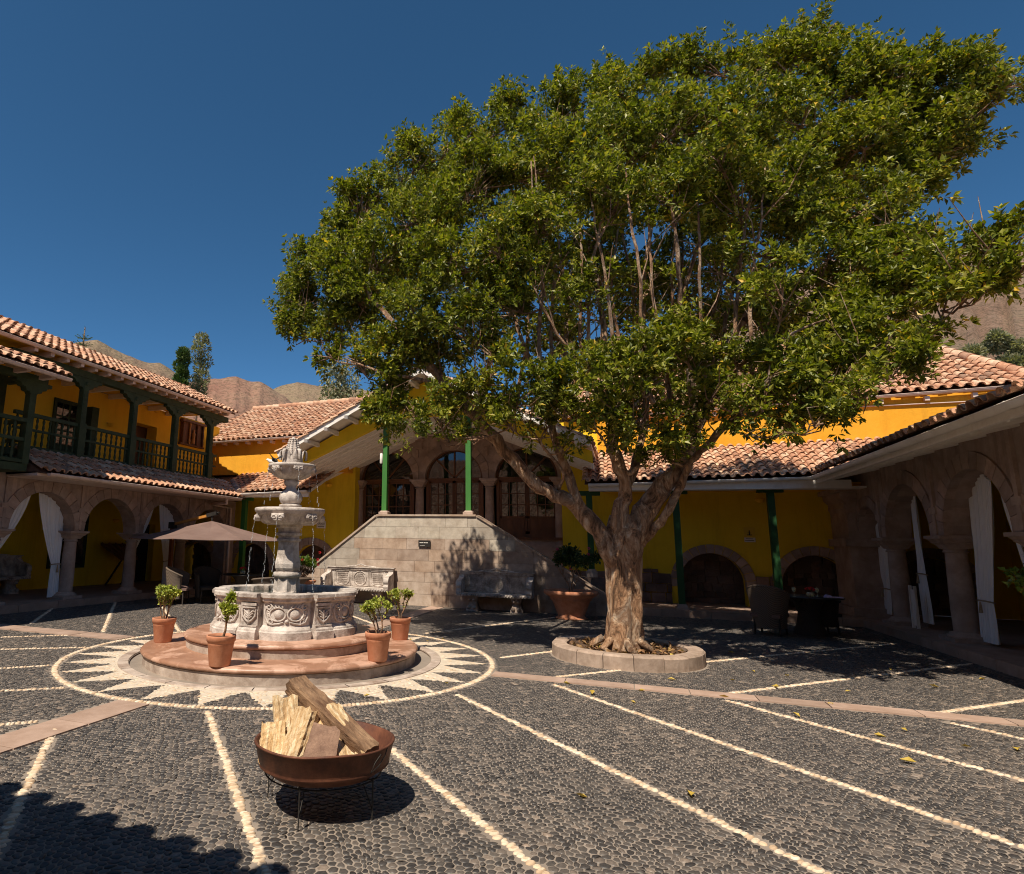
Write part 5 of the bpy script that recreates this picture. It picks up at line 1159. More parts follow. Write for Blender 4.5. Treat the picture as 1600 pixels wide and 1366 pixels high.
# crown lobes: (px, py, radius px, Y, density)
LO = [(880, 645, 36, 8.9, .7), (935, 665, 36, 8.9, .8), (985, 655, 34, 8.9, .7), (1040, 660, 32, 9.1, .7), (1095, 670, 26, 9.2, .6), (1035, 705, 24, 9.5, .8), (960, 690, 20, 9.3, .5), (1180, 670, 24, 9.2, .6), (1365, 95, 40, 10.6, 1), (1440, 150, 50, 10.8, 1), (1480, 140, 45, 11.2, .9), (1390, 190, 55, 11, 1), (1450, 210, 50, 11, .9), (1540, 160, 40, 10.6, .9), (1310, 100, 42, 10.8, 1), (1400, 260, 50, 11.2, .9), (1400, 400, 55, 10.8, .9), (1450, 430, 45, 9.8, .8), (820, 400, 60, 12.6, .6), (900, 430, 60, 12.8, .6), (980, 450, 60, 13, .6), (1060, 460, 60, 13, .6), (1140, 430, 60, 13, .6), (870, 540, 50, 12, .5), (960, 560, 45, 12.2, .5), (1040, 560, 45, 12.2, .5), (1120, 520, 50, 12.4, .5), (760, 500, 50, 11.8, .6), (1210, 500, 50, 12, .6), (1350, 610, 40, 9.2, .8), (1290, 650, 34, 9.2, .8), (1400, 570, 42, 9.4, .9), (1050, 610, 40, 10.4, .6), (1120, 570, 45, 10.6, .7), (1180, 610, 42, 10.2, .7), (1240, 650, 30, 9.8, .6), (1290, 610, 42, 9.8, .8), (1150, 600, 36, 9.8, .7), (1330, 540, 50, 9.8, .8), (1230, 560, 50, 10.2, .7), (990, 620, 32, 9.0, .6), (600, 645, 30, 8.9, .9), (650, 668, 22, 8.9, .8), (690, 640, 38, 8.9, .8), (745, 615, 38, 8.9, .8), (790, 650, 34, 8.8, .7), (720, 680, 22, 8.9, .7), (850, 660, 28, 8.7, .7), (890, 690, 20, 8.7, .5), (1580, 425, 40, 9.3, 1), (1585, 375, 28, 9.4, .9), (650, 560, 45, 9.3, .8), (540, 500, 50, 9.9, .9), (700, 540, 45, 9.6, .8), (600, 590, 35, 9.4, .8), (1010, 440, 55, 11.8, .5), (930, 380, 60, 11.6, .7), (1090, 380, 60, 11.8, .7), (1200, 380, 60, 11.6, .8), (860, 520, 45, 10.8, .5), (980, 500, 45, 11.5, .45), (1120, 490, 45, 11.6, .45), (1260, 470, 55, 11, .7), (1340, 500, 50, 10.4, .8), (1400, 440, 50, 10.2, .9), (1420, 380, 45, 10.4, .8), (1200, 580, 40, 9.6, .8), (1280, 580, 45, 9.4, .8), (1140, 650, 28, 9.4, .5), (960, 560, 35, 8.3, .7), (780, 470, 55, 9.0, .8), (820, 420, 50, 9.0, .8), (940, 285, 60, 8.8, .7), (1120, 240, 60, 9, .7), (640, 340, 50, 9.4, .8), (540, 420, 50, 9.4, .8), (470, 468, 46, 9.8, 1), (482, 415, 42, 10, 1), (530, 378, 50, 10, 1), (560, 322, 48, 10.2, 1), (592, 300, 38, 10.2, 1), (652, 250, 46, 10.4, 1), (728, 208, 46, 10.6, 1), (800, 186, 46, 10.8, 1), (880, 172, 46, 10.8, 1), (962, 140, 48, 10.8, 1), (1030, 118, 42, 10.8, 1), (1105, 102, 44, 10.8, 1), (1180, 105, 48, 10.8, 1), (1250, 82, 44, 10.8, 1), (1290, 48, 32, 10.8, .9),
      (1330, 140, 48, 10.7, 1), (1400, 112, 42, 10.5, .9), (1450, 95, 38, 10.4, .9), (1525, 112, 42, 10.3, .9), (1572, 128, 32, 10.2, .8), (1500, 190, 52, 10.4, 1), (1470, 242, 44, 10.5, 1), (1420, 290, 50, 10.6, .9), (1385, 345, 48, 10.6, .8),
      (1500, 395, 36, 9.8, .7), (1555, 380, 36, 9.5, .9), (1580, 408, 32, 9.4, .9), (1535, 440, 38, 9.4, 1), (1475, 480, 48, 9.4, 1), (1425, 530, 44, 9.5, 1), (1350, 575, 48, 9.6, 1), (1318, 632, 36, 9.6, .8), (1250, 618, 44, 9.8, 1), (1190, 632, 28, 9.6, .8), (1370, 480, 60, 10.2, .9), (1300, 530, 55, 10.2, .9),
      (455, 515, 30, 9.6, 1), (505, 535, 34, 9.4, 1), (560, 560, 36, 9.2, .9), (610, 605, 34, 9.0, .9), (590, 640, 26, 9.0, .9), (645, 635, 28, 9, .6), (560, 465, 62, 9.6, 1), (600, 400, 60, 9.8, 1), (680, 330, 64, 10, 1), (760, 285, 68, 10.2, 1), (850, 255, 68, 10.4, 1), (950, 225, 70, 10.2, 1), (1050, 200, 70, 10.2, 1), (1150, 190, 72, 10.2, 1), (1250, 190, 70, 10.2, 1), (1350, 225, 66, 10.3, 1), (1350, 320, 62, 10.2, 1), (1250, 300, 70, 9.6, 1), (1150, 300, 66, 9.4, 1), (1060, 310, 60, 9.2, .9), (960, 320, 60, 9.2, .9),
      (700, 420, 62, 8.8, 1), (780, 395, 60, 8.7, 1), (650, 485, 55, 8.8, 1), (725, 505, 50, 8.6, .9), (850, 350, 60, 9, 1), (620, 545, 45, 9, 1), (900, 470, 38, 8.3, .5), (905, 585, 50, 8.1, .9), (850, 600, 42, 8.2, .9), (955, 625, 40, 8.0, .9), (1005, 555, 48, 8.2, .9), (1075, 560, 46, 8.2, .9), (1055, 520, 40, 8.4, .8), (940, 440, 40, 8.4, .6), (1010, 590, 40, 8, .9), (770, 550, 45, 8.6, .8), (820, 610, 38, 8.4, .8), (900, 640, 30, 8.2, .7), (700, 610, 30, 8.9, .45), (765, 640, 26, 8.8, .4),
      (1120, 610, 36, 8.8, .9), (1150, 560, 40, 9, .8), (1220, 440, 55, 9.4, .5), (1130, 420, 50, 9.6, .35), (1040, 700, 22, 9.8, .7), (1010, 715, 18, 9.7, .6), (1085, 640, 26, 9.2, .6), (1020, 430, 40, 10.6, .25), (870, 440, 45, 10.6, .3), (800, 480, 45, 10.4, .45), (1290, 400, 60, 10.6, .7), (1180, 500, 50, 11, .35), (700, 680, 16, 9.1, .5), (830, 675, 22, 9.3, .5), (1225, 665, 24, 9.5, .5),
      (700, 300, 60, 11.8, .8), (850, 300, 70, 12.4, .7), (1000, 280, 80, 12.8, .7), (1150, 250, 80, 13, .7), (1280, 300, 70, 12.6, .7), (600, 440, 60, 11.6, .7), (1350, 420, 60, 12, .6), (720, 440, 60, 12, .5)]
PP, DD, LL, WW = [], [], [], []; attach = []
for (px_, py_, rp, Yv, dn) in LO:
    if Yv < 8.75 and 840 < px_ < 1110: Yv += .7; dn *= .9
    if px_ > 1180 and py_ > 330: Yv -= 1.0
    c = pt3((px_, py_+10, Yv)); dep = (c-Vector((0, 0, H))).dot(fw); R_ = rp*dep/F*1.02
    attach.append((c, R_, dn)); ncl = int(430*(R_/.5)**2*dn)
    # sub-tufts
    nt_ = max(4, int(13*(R_/.5)**2)); tufts = []
    for k in range(nt_):
        d = Vector(rng.normal(size=3)).normalized()
        if d.z < -.35 and random.random() < .5: d.z = -d.z
        tufts.append((c+Vector((d.x, d.y*1.15, d.z*.95))*R_*.86*random.uniform(.5, .98), R_*random.uniform(.26, .46), random.uniform(.8, 1.2)))
    ntw = int(125*(R_/.5)**2*(dn if Yv > 8.6 else dn*.8))
    for k in range(ntw):
        tc, tr_, yl0 = random.choice(tufts); d = Vector(rng.normal(size=3)).normalized()
        if d.z < -.2 and random.random() < .7: d.z = -d.z
        p = tc+d*tr_*random.uniform(.3, 1.)
        out = (d*.7+(p-c).normalized()*.3+Vector((0, 0, .5))+Vector(rng.normal(size=3))*.3).normalized(); tl_ = random.uniform(.08, .26)
        yl = yl0
        for q_ in range(4):
            s_ = p+out*tl_*(q_/3)+Vector(rng.normal(size=3))*.012; ax = (out+Vector(rng.normal(size=3))*.25).normalized(); s1 = ax.orthogonal().normalized(); s2 = ax.cross(s1); m_ = random.randint(5, 9) if q_ == 3 else random.randint(3, 6)
            for j in range(m_):
                a = j*2.4+q_*1.1+random.uniform(-.3, .3); tl = random.uniform(.35, 1.05) if q_ == 3 else random.uniform(.8, 1.5); dv = ax*cos(tl)+(s1*cos(a)+s2*sin(a))*sin(tl)
                if random.random() < .25: dv.z -= .5
                PP.append(s_+dv*.01); DD.append(dv); l = random.uniform(.055, .11)*yl*(1.05 if Yv < 8.7 else 1.); LL.append(l); WW.append(l*random.uniform(.18, .27))
leaves_mesh('crown', [tuple(p) for p in PP], [tuple(d) for d in DD], np.array(LL), np.array(WW), M['leaf'], TR)
print('LEAVES', len(PP))
# branches to lobes
order = sorted(attach, key=lambda a: (a[0]-Vector((0, 10.1, 2))).length)
for (c, R_, dn) in order:
    best = min(range(len(nodes)), key=lambda i: (nodes[i]-c).length+(1.2 if nodes[i].z > c.z+.2 else 0)+(0 if rads[i] > .02 else 2)); a = nodes[best]; r0 = min(rads[best]*.75, .055)
    mid = a*.5+c*.5+Vector((random.uniform(-.12, .12), random.uniform(-.12, .12), random.uniform(-.22, .0))); P = []
    for k in range(7): t = k/6; q = a*(1-t)**2+mid*2*t*(1-t)+c*t*t; P.append(q+Vector(rng.normal(size=3))*.015)
    wood.tube(P, [r0*(1-.75*k/6) for k in range(7)], 6)
    for q in P[2:]: nodes.append(q); rads.append(.021)
    for k in range(int(5+7*(R_/.5)**2)):
        d = Vector(rng.normal(size=3)).normalized(); e = c+Vector((d.x, d.y, abs(d.z) if random.random() < .7 else d.z))*R_*random.uniform(.6, .95); s = P[random.randint(3, 6)]
        wood.tube([s, s*.5+e*.5+Vector(rng.normal(size=3))*.05, e], [.012, .008, .003], 5, caps=False)
# bare twigs seen through the crown
for k in range(420):
    i = random.randrange(len(nodes)); a = nodes[i]
    if a.z < 3.2 or a.z > 6.3: continue
    d = Vector((random.uniform(-.5, .5), random.uniform(-.5, .5), random.uniform(.3, 1))).normalized(); L = random.uniform(.4, 1.1)
    wood.tube([a, a+d*L*.5+Vector(rng.normal(size=3))*.05, a+d*L+Vector(rng.normal(size=3))*.1], [.012, .008, .003], 5, caps=False)
# surface roots
for k in range(7):
    a = k*2*pi/7+.5; L = random.uniform(.34, .46); c = Vector((-.1, 10.05, .14))
    wood.tube([c+Vector((cos(a)*.25, sin(a)*.25, .16)), c+Vector((cos(a)*.42, sin(a)*.42, .05)), c+Vector((cos(a+.25)*L, sin(a+.25)*L, .01)), c+Vector((cos(a+.5)*(L+.15), sin(a+.5)*(L+.15), -.05))], [.055, .045, .03, .015], 9)
wood.build('trunk', M['bark'], TR, True)
# planter ring
PL = thing('tree_planter', 'low round kerb of pinkish stone blocks around the big tree', 'planter', (PLC[0], PLC[1], 0))
mb = MB(); nb_ = 17
for k in range(nb_):
    A = [2*pi*k/nb_+.004+(2*pi/nb_-.008)*j/4 for j in range(5)]; h = .19+random.uniform(-.006, .006); ro = PLR+random.uniform(-.006, .006); ri = PLR-.22
    prof = ((ri, .0), (ri, h-.015), (ri+.02, h), (ro-.025, h), (ro, h-.025), (ro+.003, 0))
    mb.loft([[(r*cos(a), r*sin(a), z) for r, z in prof] for a in A], 0, False, None, True, True, True)
po = mb.build('kerb_block_ring', M['kerb'], PL)
mb = MB(); rings = []
for r in np.linspace(.02, PLR-.2, 12): rings.append([(r*cos(a), r*sin(a), .10+.05*sin(5*a+r*9)*r+random.uniform(-.015, .02)+.05*(1-r)) for a in [2*pi*j/40 for j in range(40)]])
mb.loft(rings, 0, True, None, True, False); mb.build('soil_bed', M['soil'], PL)
n = 420; P = []; Dv = []
for k in range(n):
    a = random.uniform(0, 6.3); r = random.uniform(.3, PLR-.24); P.append((PLC[0]+r*cos(a), PLC[1]+r*sin(a), .15)); Dv.append((random.uniform(-1, 1), random.uniform(-1, 1), random.uniform(-.1, .5)))
M['litter'] = leafmat('dry_leaf', [(0, (.08, .04, .02)), (.5, (.20, .10, .045)), (.9, (.34, .19, .08)), (1, (.5, .36, .08))], .7, .1)
lo_ = leaves_mesh('leaf_litter', P, Dv, rng.uniform(.06, .11, n), rng.uniform(.018, .028, n), M['litter'], PL); lo_['kind'] = 'stuff'

# ================================================================== FIRE BOWL
FBc = (-1.815, 3.75)
FBt = thing('fire_bowl', 'rusty round iron fire bowl on a thin wire stand', 'fire bowl', (FBc[0], FBc[1], 0))
mb = MB(); prof = [(.10, .165), (.22, .18), (.33, .215), (.385, .255), (.40, .262), (.405, .27), (.40, .278), (.405, .285), (.43, .385), (.437, .39), (.437, .398), (.428, .40), (.42, .395), (.392, .285), (.37, .262), (.31, .228), (.2, .195), (.02, .18)]
rings = []
for r, z in prof:
    rings.append([(r*(1+.008*sin(3*a+1)+.004*sin(8*a))*cos(a), r*(1+.008*sin(3*a+1))*sin(a), z-.012*sin(a-.6)*(z-.16)/.2+.003*sin(5*a)*(z-.16)/.2) for a in [2*pi*j/72 for j in range(72)]])
mb.loft(rings); mb.build('bowl', M['rust'], FBt)
mb = MB(); mb.tube([(.36*cos(a), .36*sin(a), .215) for a in np.linspace(0, 2*pi, 41)], .005, 6)
for a in (radians(-85), radians(-12), radians(95), radians(185)):
    c, s = cos(a), sin(a); mb.tube([(.37*c, .37*s, .235), (.37*c, .37*s, .0), ], .0045, 6); mb.tube([(.37*c, .37*s, .06), (.30*c, .30*s, .19)], .0035, 6); mb.tube([(.40*c, .40*s, .24), (.36*c, .36*s, .225), (.30*c, .30*s, .205)], .004, 6)
for a in (-.35,):
    mb.tube([(.40*cos(a+d), .40*sin(a+d), z) for d, z in ((-.35, .33), (-.2, .335), (-.1, .32), (0, .34), (.08, .33))], .003, 5); mb.tube([(.435*cos(a+d), .435*sin(a+d), z) for d, z in ((.28, .40), (.2, .36), (.05, .32), (-.1, .30), (-.02, .345), (.1, .38))], .003, 5)
mb.build('wire_stand', M['iron'], FBt)
# split logs
def log(name, a, b, sec, mat, lab, rag=.012, taper=1., cat='firewood', ti=0., seed=0):
    rnd = random.Random(seed); a = Vector(a); b = Vector(b); t = b-a; L = t.length; t.normalize(); u = Vector(rt); u = (u-t*u.dot(t)).normalized(); w = t.cross(u)
    u, w = u*cos(ti)+w*sin(ti), w*cos(ti)-u*sin(ti); n = len(sec); K = 14; S = []
    sec = [(x_*1.42, y_*1.3) for x_, y_ in sec] if name == 'split_log' else [(x_*1.15, y_) for x_, y_ in sec]
    for i in range(n):      # subdivide section edges
        p, q = sec[i], sec[(i+1) % n]
        for k in range(5): S.append((p[0]+(q[0]-p[0])*k/5, p[1]+(q[1]-p[1])*k/5))
    rib = [rnd.uniform(-1, 1) for _ in S]; rings = []
    for k in range(K+1):
        z = L*k/K; sc_ = 1+(taper-1)*k/K; R2 = []
        for j, (x_, y_) in enumerate(S):
            r = 1+(rag/.05)*(.5*rib[j]+.25*rnd.uniform(-1, 1)); zz = z+(rnd.uniform(-1, 1)*.012+.012*rib[j] if k in (0, K) else 0)
            R2.append((x_*sc_*r, y_*sc_*r, zz))
        rings.append(R2)
    mb = MB(); mb.loft(rings, 0, False); o = mb.build(name, mat); tag(o, lab, cat)
    o.matrix_world = Matrix(((u.x, w.x, t.x, a.x), (u.y, w.y, t.y, a.y), (u.z, w.z, t.z, a.z), (0, 0, 0, 1))); return o
def bpnt(px_, py_, back): # point near bowl at given ground distance offset from bowl centre
    return at_y(px_, py_, FBc[1]+back)
W1 = [(-.05, -.03), (.05, -.035), (.045, .03), (-.04, .045)]; W2 = [(-.06, -.035), (.06, -.03), (.01, .05)]; W3 = [(-.045, -.045), (.05, -.04), (.05, .035), (-.02, .05)]
log('split_log', bpnt(424, 1192, -.22), bpnt(428, 1130, -.12), [(-.055, -.03), (.055, -.03), (.055, .03), (-.05, .035)], M['log'], 'short pale split log standing at the left edge of the fire bowl', .012, .9, ti=.2, seed=1)
log('split_log', bpnt(452, 1185, -.05), bpnt(446, 1092, .05), [(-.05, -.04), (.05, -.035), (.055, .035), (-.05, .04)], M['log'], 'pale split log standing upright behind the left logs in the fire bowl', .012, 1.05, ti=.15, seed=2)
log('split_log', bpnt(455, 1198, -.20), bpnt(484, 1112, -.02), [(-.055, -.045), (.05, -.05), (.045, .04), (-.045, .045)], M['log'], 'bright yellow-white split log leaning right across the middle of the fire bowl', .012, 1., ti=-.5, seed=3)
log('split_log', bpnt(580, 1180, -.08), bpnt(461, 1072, .16), [(-.042, -.05), (.042, -.045), (.045, .03), (.0, .05), (-.045, .035)], M['logbark2'] if 'logbark2' in M else M['logbark'], 'long dark-barked log slanting across the top of the pile, topmost in the fire bowl', .010, 1.1, ti=.3, seed=4)
log('split_log', bpnt(573, 1184, -.10), bpnt(516, 1112, .06), [(-.03, -.035), (.03, -.035), (.03, .03), (-.03, .03)], M['log'], 'long yellow stick with black char marks below the slanting dark log', .010, 1.1, ti=.5, seed=5)
log('split_log', bpnt(545, 1195, -.15), bpnt(530, 1150, -.0), [(-.04, -.035), (.04, -.03), (.03, .035), (-.03, .035)], M['log'], 'low split log at the right of the pile, behind the flat brown stone', .012, 1., ti=.2, seed=6)
log('split_log', bpnt(508, 1195, -.12), bpnt(512, 1120, .08), [(-.05, -.04), (.05, -.04), (.04, .04), (-.04, .04)], M['log'], 'split log mostly hidden behind the flat brown stone in the fire bowl', .012, 1., ti=.2, seed=8)
log('flat_stone', bpnt(496, 1200, -.28), bpnt(511, 1136, -.16), [(-.085, -.018), (.085, -.018), (.085, .018), (-.085, .018)], M['brick'], 'flat brown slab propped against the logs at the front of the fire bowl', .004, .85, 'stone slab', ti=.1, seed=7)

# ================================================================== POTS WITH PLANTS
def pot_profile(r, h, rim=.03): return [(r*.70, 0), (r*.74, .01), (r*.90, h*.70), (r*.92, h*.715), (r*.915, h*.735), (r*.95, h*.80), (r*1.0, h*.81), (r*1.03, h*.97), (r*1.01, h), (r*.93, h), (r*.9, h*.90)]
def jade(c, h, spread, seed, mat, nb_=14, ls=.048, lean=(0, 0), dens=26):
    rnd = random.Random(seed); st = MB(); P, D, L, Wv = [], [], [], []
    def grow(p, d, L_, r, lev):
        q = p+d*L_
        if lev in (1, 2) and mat == 'J':
            for k in range(dens//3):
                dd = Vector((rnd.gauss(0, 1), rnd.gauss(0, 1), rnd.gauss(.35, 1))).normalized(); P.append(tuple(q-d*rnd.uniform(0, L_*.6))); D.append(tuple(dd)); l = ls*rnd.uniform(.7, 1.1); L.append(l); Wv.append(l*.34)
        m_ = p*.5+q*.5+Vector((rnd.uniform(-1, 1), rnd.uniform(-1, 1), 0))*L_*.12; st.tube([p, m_, q], [r, r*.85, r*.7], 6)
        if lev == 0:
            for k in range(dens):
                dd = Vector((rnd.gauss(0, 1), rnd.gauss(0, 1), rnd.gauss(.35, 1))).normalized(); P.append(tuple(q+dd*rnd.uniform(0, L_*.45)-d*rnd.uniform(0, L_*.5))); D.append(tuple(dd)); l = ls*rnd.uniform(.7, 1.2); L.append(l); Wv.append(l*.34)
            return
        for k in range(rnd.randint(2, 3)):
            a = rnd.uniform(0, 6.3); dd = (d+Vector((cos(a), sin(a), .25))*rnd.uniform(.4, .8)*spread).normalized(); grow(q, dd, L_*rnd.uniform(.6, .85), r*.7, lev-1)
    for k in range(nb_): a = k*6.28/nb_; grow(Vector(c)+Vector((cos(a), sin(a), 0))*.02, Vector((cos(a)*.35*spread+lean[0], sin(a)*.35*spread+lean[1], 1)).normalized(), h*(.36 if nb_ > 1 else .46), .012 if nb_ > 1 else .018, 2 if mat != 'J' else 3)
    return st, P, D, np.array(L), np.array(Wv)
def potted(name, lab, loc, r, h, ph, spread, seed, mat='leafjade', stems=4, cat='potted plant', ls=.036, dens=26, lean=(0, 0), prof=None, n=36, grp=None, jade_=2):
    t = thing(name, lab, cat, loc, 0, grp)
    mb = MB(); mb.lathe(prof or pot_profile(r, h), n, caps=False)
    mb.lathe([(r*.7, .0), (0, 0)], n, caps=False); mb.build('clay_pot', M['terra'], t)
    mb = MB(); mb.lathe([(r*.93, h*.90), (r*.5, h*.93), (0.001, h*.94)], 20, caps=False); mb.build('soil', M['soil'], t)
    st, P, D, L, Wv = jade(Vector(loc)+Vector((0, 0, h*.9)), ph, spread, seed, 'J' if jade_ == 3 else None, stems, ls, lean, dens)
    st.build('stem', M['bark'], t, True); leaves_mesh('foliage', P, D, L, Wv, M[mat], t); return t
potted('potted_plant', 'bushy jade plant in a terracotta pot at the left rear edge of the fountain step', (at_z(254, 1003, .172)), .16, .33, .46, .75, 11, stems=5, dens=22, ls=.04, jade_=3)
potted('potted_plant', 'jade plant with bare curved stem in a pot on the front of the fountain step', (at_z(343, 1040, .172)), .165, .34, .38, 1.3, 5, stems=1, lean=(-.25, .0), dens=60, ls=.044, jade_=3)
potted('potted_plant', 'sparse jade plant in the stained terracotta pot at the right front of the fountain step', (at_z(590, 1032, .172)), .16, .34, .44, .8, 23, stems=3, dens=20, ls=.038, lean=(-.1, 0), jade_=3)
potted('potted_plant', 'small upright jade plant in the terracotta pot at the right rear of the fountain step', (at_z(625, 999, .172)), .16, .32, .42, .7, 31, stems=3, dens=20, ls=.038, jade_=3)
bigprof = [(.34, 0), (.36, .02), (.30, .05), (.30, .10), (.42, .40), (.46, .43), (.45, .46), (.55, .52), (.60, .56), (.60, .62), (.57, .63), (.53, .60), (.50, .55)]
t = potted('potted_plant', 'wide terracotta planter with a pink-flowering shrub, shaded right of the stair', at_z(893, 967, 0), .58, .63, 1.25, 1.3, 41, mat='leafdark', stems=5, ls=.075, dens=90, prof=bigprof, cat='potted shrub')
mb = MB(); c = Vector(t.location)
for k in range(7):
    q = c+Vector((random.uniform(-.5, .5), random.uniform(-.4, .1), 1.3+random.uniform(-.2, .35)))
    if k == 0: q = at_y(871, 859, c.y-.1)
    for j in range(5): a = j*1.256; mb.lathe([(0, 0), (.028, .012), (0, .02)], 6, q+Vector((cos(a)*.022, 0, sin(a)*.022)), 0, True)
mb.build('blossom', M['pink'], t, True)
pp_ = [(.20, 0), (.22, .02), (.27, .18), (.31, .20), (.32, .24), (.31, .26), (.27, .26), (.26, .2)]
t = potted('potted_plant', 'dark-leaved trailing plant in a terracotta bowl behind the fountain, left of the lit bench', Vector((-7.62, 14.2, .40)), .31, .26, .42, 1.5, 51, mat='leafbrown', stems=8, ls=.06, dens=34, prof=pp_)
mb = MB(); mb.lathe([(.2, -.40), (.22, -.36), (.12, -.28), (.12, -.1), (.18, 0)], 20); mb.build('pot_foot', M['terra'], t)
t = potted('potted_plant', 'leafy bush with red flowers in a tall pot behind the fountain shaft', Vector((-8.05, 14.9, .0)), .24, .66, .72, 1.5, 61, mat='leafbright', stems=9, ls=.08, dens=60)
mb = MB(); c = Vector(t.location)
for k in range(34):
    a = random.uniform(2.3, 4.6) if k < 24 else random.uniform(0, 6.3); q = c+Vector((cos(a)*random.uniform(.3, .62), sin(a)*random.uniform(.05, .5), random.uniform(.95, 1.4)))
    for j in range(5): b = j*1.256; mb.lathe([(0, 0), (.03, .012), (0, .02)], 6, q+Vector((cos(b)*.025, 0, sin(b)*.025)), 0, True)
mb.build('blossom', M['red'], t, True)

# ================================================================== STONE BENCHES
def stone_bench(loc, lab, w=1.95, grp='carved stone benches against the stair wall'):
    t = thing('stone_bench', lab, 'bench', loc, 0, grp)
    mb = MB(); mb.box(-w/2, w/2, -.56, -.02, .36, .43, 0); 
    for k in range(26): x_ = -w/2+.04+k*(w-.08)/25; mb.lathe([(0, -.03), (.022, -.015), (.026, 0), (.022, .015), (0, .03)], 6, (x_, -.565, .395), 0, True)
    mb.build('seat', M['fount'], t)
    mb = MB(); mb.box(-w/2+.06, w/2-.06, -.10, .0, .43, .88); mb.box(-w/2+.0, w/2-.0, -.14, .0, .88, .935); mb.box(-w/2-.03, w/2+.03, -.17, .0, .935, .955)
    mb.tube([(x_, -.07, .955+z_) for x_, z_ in ((-.45, .0), (-.3, .02), (-.15, .025), (-.06, .055), (0, .075), (.06, .055), (.15, .025), (.3, .02), (.45, 0))], .018, 8)
    mb.build('backrest', M['fount'], t); rc_ = MB()
    for i in (-1, 0, 1):
        x0_ = i*.52; 
        for (a, b, c_, d) in ((-.24, .24, .86, .87), (-.24, .24, .45, .46), (-.245, -.235, .45, .87), (.235, .245, .45, .87)): rc_.box(x0_+a, x0_+b, -.118, -.10, c_, d)
        if i == 0: rc_.tube([(.185*cos(a), -.108, .655+.185*sin(a)) for a in np.linspace(0, 2*pi, 30)], .014, 6)
        else: rc_.tube([(x0_+x_, -.108, z_) for x_, z_ in ((-.2, .84), (.2, .84), (.2, .58), (.14, .50), (0, .465), (-.14, .50), (-.2, .58), (-.2, .84))], .012, 6)
        rnd = random.Random(5+i)
        for r_ in range(6):
            z_ = .78-r_*.05; ww = .15 if i else sqrt(max(.0, .15**2-(z_-.655)**2))*.95
            x_ = -ww
            while x_ < ww-.015: l = rnd.uniform(.012, .03); rc_.box(x0_+x_, x0_+x_+l, -.116, -.10, z_-.012, z_+.012); x_ += l+.008
    rc_.build('relief_panel', M['fount'], t)
    for s in (-1, 1):
        a = MB(); x0_ = s*(w/2-.06); P = [(-.10, .43), (-.10, .86), (-.16, .86), (-.20, .80), (-.28, .78), (-.36, .76), (-.46, .74), (-.54, .68), (-.56, .60), (-.53, .54), (-.55, .48), (-.54, .43)]; n = len(P)
        v = [(x0_+q, y_, z_) for q in (-.065, .065) for y_, z_ in P]; a.add(v, [tuple(range(n)), tuple(reversed(range(n, 2*n)))]+[(i, (i+1) % n, (i+1) % n+n, i+n) for i in range(n)])
        for q in (-.065, .065): a.tube([(x0_+q, -.49+.06*(1-k/20)*cos(k*.6), .65+.06*(1-k/20)*sin(k*.6)) for k in range(18)], .010, 6)
        a.build('armrest', M['fount'], t)
    for s in (-1, 1):
        a = MB(); x0_ = s*(w/2-.38)
        a.loft([[(x0_-q, -.44-r, z), (x0_+q, -.44-r, z), (x0_+q, -.10, z), (x0_-q, -.10, z)] for z, q, r in ((0, .14, .06), (.06, .14, .05), (.12, .11, .0), (.22, .09, -.04), (.30, .12, .03), (.36, .13, .04))], 0, True)
        for e in (-1, 1): a.lathe([(0, -.05), (.045, -.03), (.055, 0), (.045, .03), (0, .05)], 10, (x0_+e*.07, -.49, .09), 0, True); a.lathe([(0, -.04), (.035, -.02), (.045, 0), (.035, .02), (0, .04)], 8, (x0_+e*.05, -.47, .27), 0, True)
        a.build('leg', M['riser'], t)
    return t
stone_bench((-6.79, 15.98, 0), 'carved stone bench fully in sun against the left part of the stair wall')
stone_bench((-3.06, 15.98, 0), 'carved stone bench in dappled shade against the right part of the stair wall', 1.85)
t = stone_bench((-15.1, 11.4, .15), 'dark stone bench against the gallery wall at the far left behind the first arch', 1.5, None); t.rotation_euler = (0, 0, pi/2)

# ================================================================== UMBRELLA
uc = Vector((-10.7, 14.45, .03)); ang0 = radians(12)
UM = thing('patio_umbrella', 'taupe cantilever umbrella with varnished wooden arm beside the left gallery', 'umbrella', (-11.95, 14.4, 0))
K = 8; Rz = 2.15; rings = []; NS_ = 8
for i in range(NS_+1):
    f = i/NS_; ring = []
    for j in range(K*6):
        a = 2*pi*j/(K*6)+ang0; seg = (j % 6)/6; c_ = 1-(1-cos(pi/8)/cos((seg-.5)*2*pi/8))*1.0; 
        sag = -.07*sin(pi*f)*(1-abs(seg-.5)*1.0); r = Rz*f*c_*(1-.03*sin(pi*seg)*f)
        ring.append((uc.x+r*cos(a), uc.y+r*sin(a), 2.12-.50*f**1.15+sag-(.02*sin(pi*seg) if i == NS_ else 0)))
    rings.append(ring)
mb = MB(); mb.loft(rings, 0, False, None, False, False); mb.loft([[(p[0], p[1], p[2]-.006) for p in r] for r in rings], 0, False, None, False, False)
mb.loft([rings[-1], [(p[0], p[1], p[2]-.012) for p in rings[-1]]], 0, False, None, False, False); mb.build('canopy', M['cloth'], UM, True)
mb = MB()
for j in range(K):
    a = 2*pi*j/K+ang0; mb.tube([(uc.x+.03*cos(a), uc.y+.03*sin(a), 2.07), (uc.x+Rz*.98*cos(a), uc.y+Rz*.98*sin(a), 1.60)], .012, 6); mb.lathe([(.0, -.015), (.02, 0), (0, .015)], 6, (uc.x+Rz*cos(a), uc.y+Rz*sin(a), 1.60), 0, True)
mb.build('rib', M['mastwood'], UM, True)
